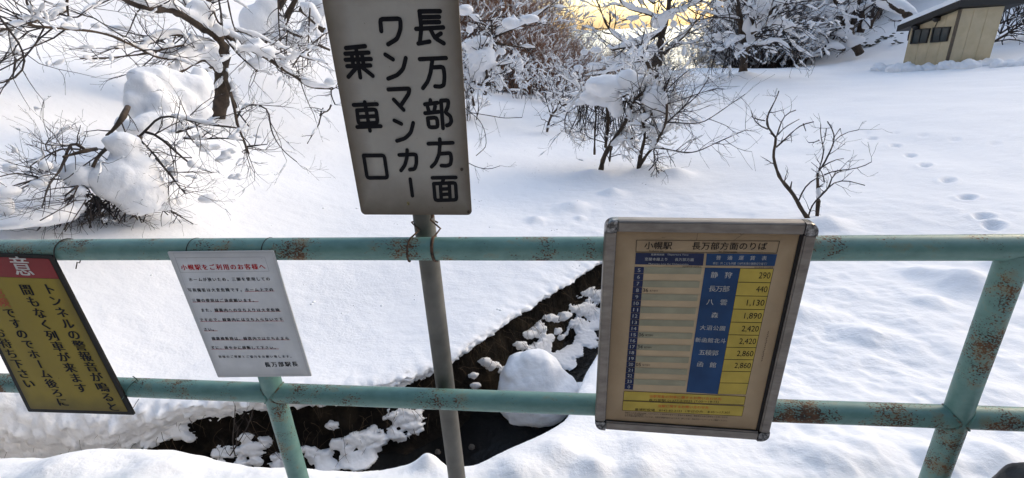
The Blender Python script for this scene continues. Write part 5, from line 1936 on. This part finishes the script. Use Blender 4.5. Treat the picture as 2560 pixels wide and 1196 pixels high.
WH = [proto_thing('frosted_shrub', 160 + k, (2.2, 6, 3, 0.5, 0.04, 2, 0.8, 0.5, 0.016), TWIG, 'shrub thickly plastered with snow at the front of the thicket', 'snow plastered shrubs') for k in range(3)]
scatter(WH, band(-14, 2, 17, 20, 8, 0.5, 0.8) + band(-15.5, -11.5, 12, 15, 3, 0.6, 0.8) + band(18.5, 23, 27, 30, 6, 0.7, 1.1))

# --- taller trees in the wood
def tall_proto(seed, name, label, group, wood, snow, h, r0):
    r_ = np.random.RandomState(seed)
    wv, fv, sv = MB(), MB(), MB()
    k = 9
    P = np.stack([r_.normal(size=k).cumsum() * 0.12, r_.normal(size=k).cumsum() * 0.12, np.linspace(-0.3, h, k)], 1)
    R = np.linspace(r0, r0 * 0.25, k)
    P, R = densify(P, R, 0.35)
    wv.tube(P, R, 8)
    for j in range(17):
        i = r_.randint(int(len(P) * 0.22), len(P))
        a = r_.uniform(0, 6.28)
        twig(fv, sv, P[i], (math.cos(a), math.sin(a), r_.uniform(0.1, 0.9)), r_.uniform(1.2, 2.6), R[i] * 0.5, 2, r_, snow * 0.6, 0.045, 0.05, 0.35, 3, 0.007, 0.75, 0.12)
    t = thing(name, (0, 0, 0), label, 'tree', group)
    wv.build('trunk', wood, t)
    fv.build('branches', wood, t)
    sv.build('snow_load', SNOW_FAR, t)
    return t


TW = [tall_proto(200 + k, 'woodland_tree', 'tall leafless dark tree with snowy branches on the wooded hill left of the hut', 'leafless trees on the wooded hill', TWIG_DARK, 0.6, 7.5, 0.16) for k in range(3)]
scatter(TW, band(17, 24, 31, 40, 15, 0.8, 1.2) + band(24, 27.5, 36, 42, 4, 0.8, 1.1))
TB = [tall_proto(210 + k, 'thicket_tree', 'slender brown tree rising above the brown thicket behind the tall sign', 'slender trees in the brown thicket', TWIG_BROWN, 0.45, 6.5, 0.10) for k in range(2)]
scatter(TB, band(-20, -3, 21, 28, 11, 0.8, 1.2))


def conifer_proto(seed):
    r_ = np.random.RandomState(seed)
    wv, nv, sv = MB(), MB(), MB()
    h = 15
    wv.tube(np.array([[0, 0, -0.3], [0.05, 0, 5], [0, 0.05, 10], [0, 0, h]]), [0.24, 0.2, 0.12, 0.02], 9)
    for i in range(150):
        z = 3.2 + (h - 3.4) * (i / 150)
        L = (1 - (z - 3) / (h - 2.6)) * 2.6 + 0.25
        a = i * 2.4
        d = np.array([math.cos(a), math.sin(a), -0.25])
        p0 = np.array([0, 0, z])
        for j in range(9):
            c = p0 + d * L * (j + 1) / 9
            w_ = 0.38 * (1 - 0.06 * j)
            for q_ in range(3):
                u = r_.normal(size=3)
                u /= np.linalg.norm(u)
                v = np.cross(u, [0.3, 0.2, 1])
                v /= np.linalg.norm(v)
                cc = c + r_.normal(size=3) * 0.14
                nv.add([cc - u * w_ * 0.5, cc + v * 0.06, cc + u * w_ * 0.5 - np.array([0, 0, 0.12]), cc - v * 0.06], [(0, 1, 2, 3)])
        if i % 3 == 0:
            sv.tube(np.array([p0 + d * L * t + np.array([0, 0, 0.08]) for t in (0.45, 0.65, 0.85, 1.0)]), [0.05, 0.13, 0.11, 0.03], 5)
    t = thing('conifer', (0, 0, 0), 'tall dark conifer on the ridge behind the hut', 'tree', 'conifers on the ridge')
    wv.build('trunk', BARK, t)
    nv.build('foliage', simple('needles', (0.022, 0.032, 0.018), 0.8, 0, 0.6, 2), t)
    sv.build('snow_load', SNOW_FAR, t)
    return t


CO = [conifer_proto(300), conifer_proto(301)]
scatter(CO, band(27.2, 31.5, 42, 50, 9, 0.8, 1.1) + band(22, 28, 42, 52, 7, 0.7, 1.0) + band(32, 40, 48, 56, 6, 0.8, 1.0))

# --- bent trunk with a thick snow roll, left of the hut
dJ = 27.0
V1 = Plant(31)
P = V1.limb([(2283, 100), (2285, 75), (2282, 55), (2272, 38), (2255, 26), (2235, 18), (2215, 5), (2200, -20)], 8, 6, dJ, dJ - .4, 2, 1.0, snow=0.0)
for (x, y, rx, ry) in [(2215, 3, 18, 13), (2232, 10, 18, 13), (2250, 18, 17, 12), (2266, 28, 15, 11), (2279, 40, 11, 11), (2288, 52, 7, 9)]:
    V1.cushion(x, y, dJ - .1, rx, ry, x, 0.06)
V1.finish('bent_tree', P[0], 'bent trunk under a thick white roll of snow just left of the hut roof', 'tree', 0.08, smooth_it=8)
# --- gnarled tree left of that
dK = 28.0
V2 = Plant(32)
P = V2.limb([(2150, 135), (2140, 115), (2128, 95), (2124, 85), (2118, 65), (2108, 40), (2098, 15), (2085, -15)], 8, 5, dK, dK, 8, 2.0, snow=0.3, th=0.14, lvl=2)
V2.limb([(2125, 90), (2132, 60), (2136, 30), (2150, 0), (2155, -20)], 5, 3, dK, dK + .4, 8, 1.8, snow=0.4, th=0.14, lvl=2)
V2.limb([(2150, 82), (2158, 60), (2152, 40), (2160, 10), (2165, -20)], 7, 4, dK + 1, dK + 1, 8, 1.8, snow=0.4, th=0.14, lvl=2)
V2.limb([(2175, 72), (2180, 55), (2190, 42), (2200, 22), (2203, 10)], 3, 1.5, dK, dK, 5, 1.0, snow=0.3, lvl=2)
V2.limb([(2112, 125), (2085, 122), (2062, 115)], 3, 2.5, dK - .5, dK - .8, 3, 0.8, snow=0.6, th=0.1)
V2.limb([(2110, 45), (2080, 35), (2050, 40), (2020, 48), (1990, 55)], 3, 1.5, dK, dK - .8, 12, 1.6, snow=0.9, th=0.14, lvl=2)
for (x, y, rx, ry) in [(2110, 82, 16, 8), (2135, 105, 14, 12), (2165, 60, 8, 12), (2125, 20, 10, 10), (2070, 110, 22, 8), (2030, 135, 20, 6), (2150, 100, 10, 8), (2040, 100, 24, 10)]:
    V2.cushion(x, y, dK - .1, rx, ry, x, 0.2)
V2.finish('gnarled_tree', P[0], 'gnarled dark tree with several trunks on the snowy hillside left of the hut', 'tree', 0.08)
# --- bare twigs right of the hut
V3_ = Plant(33)
dL = 25.5
P = V3_.limb([(2485, 105), (2510, 90), (2540, 70), (2580, 45)], 1.8, 1.0, dL + 1.5, dL + 1.5, 16, 2.0, snow=0.1, lvl=2)
V3_.limb([(2500, 60), (2530, 45), (2570, 25)], 1.6, 0.9, dL + 2, dL + 2, 16, 1.8, snow=0.1, lvl=2)
V3_.limb([(2500, 85), (2535, 62), (2575, 55)], 1.6, 0.9, dL + 2, dL + 2, 16, 1.8, snow=0.1, lvl=2)
V3_.limb([(2545, 130), (2570, 112), (2600, 90)], 1.4, 0.9, dL + 1, dL + 1, 8, 1.2, snow=0.1, lvl=2)
V3_.finish('bare_shrub', P[0], 'sprawling bare shrub on the slope to the right of the hut', 'shrub')
# small leaves poking out of the hillside snow
for k, (x, y) in enumerate([(2190, 110), (2205, 100), (2220, 95), (2235, 92), (2175, 118), (2245, 112), (2160, 118)]):
    p = hit(x, y)
    b = MB()
    for j in range(6):
        dd = RG.normal(size=3)
        dd[2] = abs(dd[2]) * 0.5
        c = p + RG.normal(size=3) * np.array([0.12, 0.12, 0.05]) + np.array([0, 0, 0.06])
        b.blob(c, (0.10, 0.05, 0.03), 0.3, 1, 1, j, None)
    tag(b.build('bamboo_grass_tuft', simple('dark_leaves', (0.03, 0.032, 0.02), 0.7), loc=p), 'small dark leaf tuft poking through the snow of the hillside left of the hut', 'plant', 'leaf tufts on the hillside')
# weeds hanging over the creek
for k, pts in enumerate([[(588, 1140), (580, 1105), (586, 1060), (588, 1015)], [(575, 1140), (600, 1100), (625, 1060), (633, 1020)]]):
    W_ = Plant(60 + k)
    P = W_.limb(pts, 1.3, 0.8, 2.75, 2.6, 3, 0.12, snow=0, jit=0.01)
    W_.finish('dry_stalk', P[0], ['upright one of two thin stalks rising from the creek bank', 'right leaning one of two thin stalks rising from the creek bank'][k], 'stalk')

# ------------------------------------------------------------------ hut
SIDING = None
m_, n_, b_ = new_mat('beige_siding')
f = noise_node(n_, 3, 5)
n_.links.new(ramp(n_, f, [(0.3, (0.44, 0.36, 0.22)), (0.7, (0.53, 0.44, 0.285))]), b_.inputs['Base Color'])
b_.inputs['Roughness'].default_value = 0.6
SIDING = m_
TRIM = simple('brown_trim', (0.09, 0.065, 0.04), 0.6)
FASC = simple('dark_fascia', (0.010, 0.009, 0.008), 0.6, 0, 0.4, 3)
GLASS = simple('dark_window_glass', (0.035, 0.045, 0.045), 0.08, 0, 0.2, 2)
dB_ = 22.6
Bq = at(2366, 160, dB_)
Aq = at(2262, 152, 23.9)
Cq = at(2470, 147, 23.5)
zb = min(ground_z(*Bq[:2]), ground_z(*Aq[:2]), ground_z(*Cq[:2])) - 0.35


def z_at(px, py, XY):
    d = ray(px, py)
    return 1.6 + d[2] * math.hypot(XY[0], XY[1]) / math.hypot(d[0], d[1])


zA = z_at(2287, 70, Aq)
zB = z_at(2403, 23, Bq)
zC = zB + (zB - zA) * 0.02
A2, B2_, C2_ = Aq[:2], Bq[:2], Cq[:2]
D2_ = A2 + C2_ - B2_
hut = thing('hut', (*B2_, zb), 'small beige panelled hut with dark single pitch roof on the snow field', 'hut')


def wall(name, p, q, z0p, z0q, z1p, z1q, th=0.06):
    """upright panel wall with shallow grooves"""
    d = (q - p)
    L = np.linalg.norm(d)
    d /= L
    nrm_ = np.array([d[1], -d[0]])
    if nrm_ @ (p - np.array([0, 0])) > 0:
        nrm_ = -nrm_
    b = MB()
    k = max(2, int(round(L / 0.42)))
    for i in range(k):
        a0, a1 = i / k + 0.006 / L, (i + 1) / k - 0.006 / L
        P0, P1 = p + d * L * a0, p + d * L * a1
        t0, t1 = z1p + (z1q - z1p) * a0, z1p + (z1q - z1p) * a1
        f_ = [np.array([*P0, z0p]), np.array([*P1, z0q]), np.array([*P1, t1]), np.array([*P0, t0])]
        off = np.array([*(-nrm_ * th), 0])
        b.hexa(f_, [x + off for x in f_])
    off = np.array([*(-nrm_ * 0.015), 0])
    o2 = np.array([*(-nrm_ * th * 0.9), 0])
    f_ = [np.array([*p, z0p]), np.array([*q, z0q]), np.array([*q, z1q - 0.01]), np.array([*p, z1p - 0.01])]
    b.hexa([x + off for x in f_], [x + o2 for x in f_])
    b.build(name, SIDING, hut, smooth=False)
    return d, nrm_, L


dW, nW, LW = wall('wall', A2, B2_, zb, zb, zA, zB)
dW2, nW2, LW2 = wall('wall', B2_, C2_, zb, zb, zB, zC)
wall('wall', C2_, D2_, zb, zb, zC, zA)
wall('wall', D2_, A2, zb, zb, zA, zA)
b = MB()
b.box(np.array([*(B2_ + (nW + nW2) * 0.02), (zb + zB) / 2]), (0.035, 0.035, (zB - zb) / 2))
b.build('corner_trim', TRIM, hut, smooth=False)
# roof: follows the slope from A up to B, level along B-C
e = (B2_ - A2) / np.linalg.norm(B2_ - A2)
g_ = (C2_ - B2_) / np.linalg.norm(C2_ - B2_)
sl_ = (zB - zA) / np.linalg.norm(B2_ - A2)


def rp(base, a, c, z):
    q_ = base + e * a + g_ * c
    return np.array([*q_, z + sl_ * a])


rq = [rp(A2, -0.42, -0.22, zA + 0.02), rp(B2_, 0.16, -0.22, zB + 0.02), rp(C2_, 0.16, 0.55, zB + 0.02), rp(D2_, -0.42, 0.55, zA + 0.02)]
rf = MB()
rf.hexa(rq, [p + np.array([0, 0, 0.20]) for p in rq])
roof = rf.build('roof', FASC, hut, smooth=False)
b = MB()
sq = [p + np.array([0, 0, 0.203]) for p in rq]
cc = sum(sq) / 4
lo = [cc + (p - cc) * 0.985 for p in sq]
hi = [cc + (p - cc) * 0.94 + np.array([0, 0, 0.17]) for p in sq]
b.hexa(lo, hi)
b.build('snow_load', SNOW_FAR, roof, smooth=False)
for (x0, y0, x1, y1) in ((2281, 73, 2325, 109), (2331, 69, 2376, 105)):
    c_ = [None] * 4
    fr = []
    for (x, y) in ((x0 + 4, y0), (x1 + 3, y0 - 2), (x1 - 7, y1 - 1), (x0 - 4, y1 + 2)):
        d = ray(x, y)
        t = ((Aq - CAM_POS)[:2] @ nW) / (d[:2] @ nW)
        fr.append(CAM_POS + d * t)
    n3 = np.array([*nW, 0])
    b = MB()
    cen = sum(fr) / 4
    inn = [cen + (p - cen) * 0.86 for p in fr]
    for i in range(4):
        j = (i + 1) % 4
        o_ = [fr[i], fr[j], inn[j], inn[i]]
        b.hexa([p - n3 * 0.02 for p in o_], [p + n3 * 0.05 for p in o_])
    mT, mB_ = (inn[0] + inn[1]) / 2, (inn[2] + inn[3]) / 2
    w_ = (fr[1] - fr[0]) * 0.022
    b.hexa([p - n3 * 0.01 for p in (mT - w_, mT + w_, mB_ + w_, mB_ - w_)], [p + n3 * 0.04 for p in (mT - w_, mT + w_, mB_ + w_, mB_ - w_)])
    win = b.build('window', FASC, hut, smooth=False)
    b = MB()
    b.hexa([p + n3 * 0.004 for p in inn], [p + n3 * 0.018 for p in inn])
    b.build('pane', GLASS, win, smooth=False)
for (x, y) in ((2348, 48), (2296, 68)):
    d = ray(x, y)
    t = ((Aq - CAM_POS)[:2] @ nW) / (d[:2] @ nW)
    p = CAM_POS + d * t + np.array([*nW, 0]) * 0.1
    b = MB()
    b.blob(p, (0.11, 0.11, 0.09), 0.2, 1, 3, x)
    b.box(p - np.array([*nW, 0]) * 0.07, (0.05, 0.05, 0.06))
    b.build('wall_lamp', FASC, hut)
b = MB()
for (pa, pb) in (((2346, 52), (2337, 70)),):
    q_ = []
    for (x, y) in (pa, pb):
        d = ray(x, y)
        t = ((Aq - CAM_POS)[:2] @ nW) / (d[:2] @ nW)
        q_.append(CAM_POS + d * t + np.array([*nW, 0]) * 0.015)
    b.tube(np.array([q_[0], (q_[0] + q_[1]) / 2, q_[1]]), 0.012, 5)
b.build('cable', FASC, hut)
# snow clods shovelled up round the hut
rg = np.random.RandomState(9)
for gi, (pts, lab) in enumerate([([(2250, 158), (2275, 155), (2300, 160), (2325, 165), (2230, 160), (2205, 162)], 'lumpy shovelled snow along the windowed wall of the hut'),
                                 ([(2400, 158), (2420, 152), (2440, 148), (2460, 152), (2385, 162), (2480, 155), (2500, 156), (2530, 156), (2415, 158)], 'lumpy shovelled snow along the blank wall of the hut')]):
    b = MB()
    for (x, y) in pts:
        for j in range(5):
            p = hit(x + rg.normal() * 10, y + 8 + rg.normal() * 2)
            p = p * min(1.0, 22.0 / np.hypot(p[0], p[1])) if gi == 9 else p
            dd = np.hypot(p[0], p[1])
            kx = min(1.0, 22.6 / dd)
            p = np.array([p[0] * kx, p[1] * kx, 0])
            p[2] = ground_z(p[0], p[1]) + 0.02
            p[:2] += rg.normal(size=2) * 0.22
            b.blob(p, np.array([0.22, 0.2, 0.19]) * rg.uniform(0.3, 1.2), 0.45, 1.7, 3, rg.uniform(0, 99))
    o = b.build('shovelled_snow', SNOW_FAR, loc=hit(*pts[0]))
    remesh(o, 0.04, 1, 0.06, 0.15)
    tag(o, lab, 'snow heap')

# ------------------------------------------------------------------ black bag at the lower right corner
pb = on_y(2560, 1215, 0.98)
bagm = simple('black_nylon', (0.022, 0.023, 0.025), 0.5, 0, 0.5, 40, 0.003, 120)
bag = thing('black_bag', (pb[0], pb[1], ground_z(pb[0], pb[1])), 'black nylon bag top just showing in the lower right corner below the railing', 'bag')
pb = on_y(2600, 1235, 0.98)
b = MB()
gz_ = ground_z(pb[0], pb[1]) - 0.02
tp_ = pb[2] + 0.07
b.blob(pb - np.array([0, 0, 0.10]), (0.085, 0.10, 0.17), 0.16, 1.2, 4, 4)
for q_ in (0.25, 0.5, 0.75):
    b.blob((pb[0] + 0.02, pb[1] + 0.01, gz_ + (tp_ - 0.12 - gz_) * q_), (0.105, 0.10, 0.14), 0.1, 1.2, 4, 4 + q_)

remesh(b.build('body', bagm, bag), 0.008, 3)
b = MB()
b.tube(np.array([pb + np.array([-0.05, -0.06, 0.03]), pb + np.array([-0.055, -0.085, 0.0]), pb + np.array([-0.05, -0.10, -0.06])]), 0.008, 6)
b.tube(np.array([pb + np.array([-0.08, 0.0, -0.02]), pb + np.array([-0.045, -0.02, 0.055]), pb + np.array([0.01, -0.02, 0.075])]), 0.006, 6)
b.build('piping', simple('bag_piping', (0.05, 0.05, 0.055), 0.35), bag)
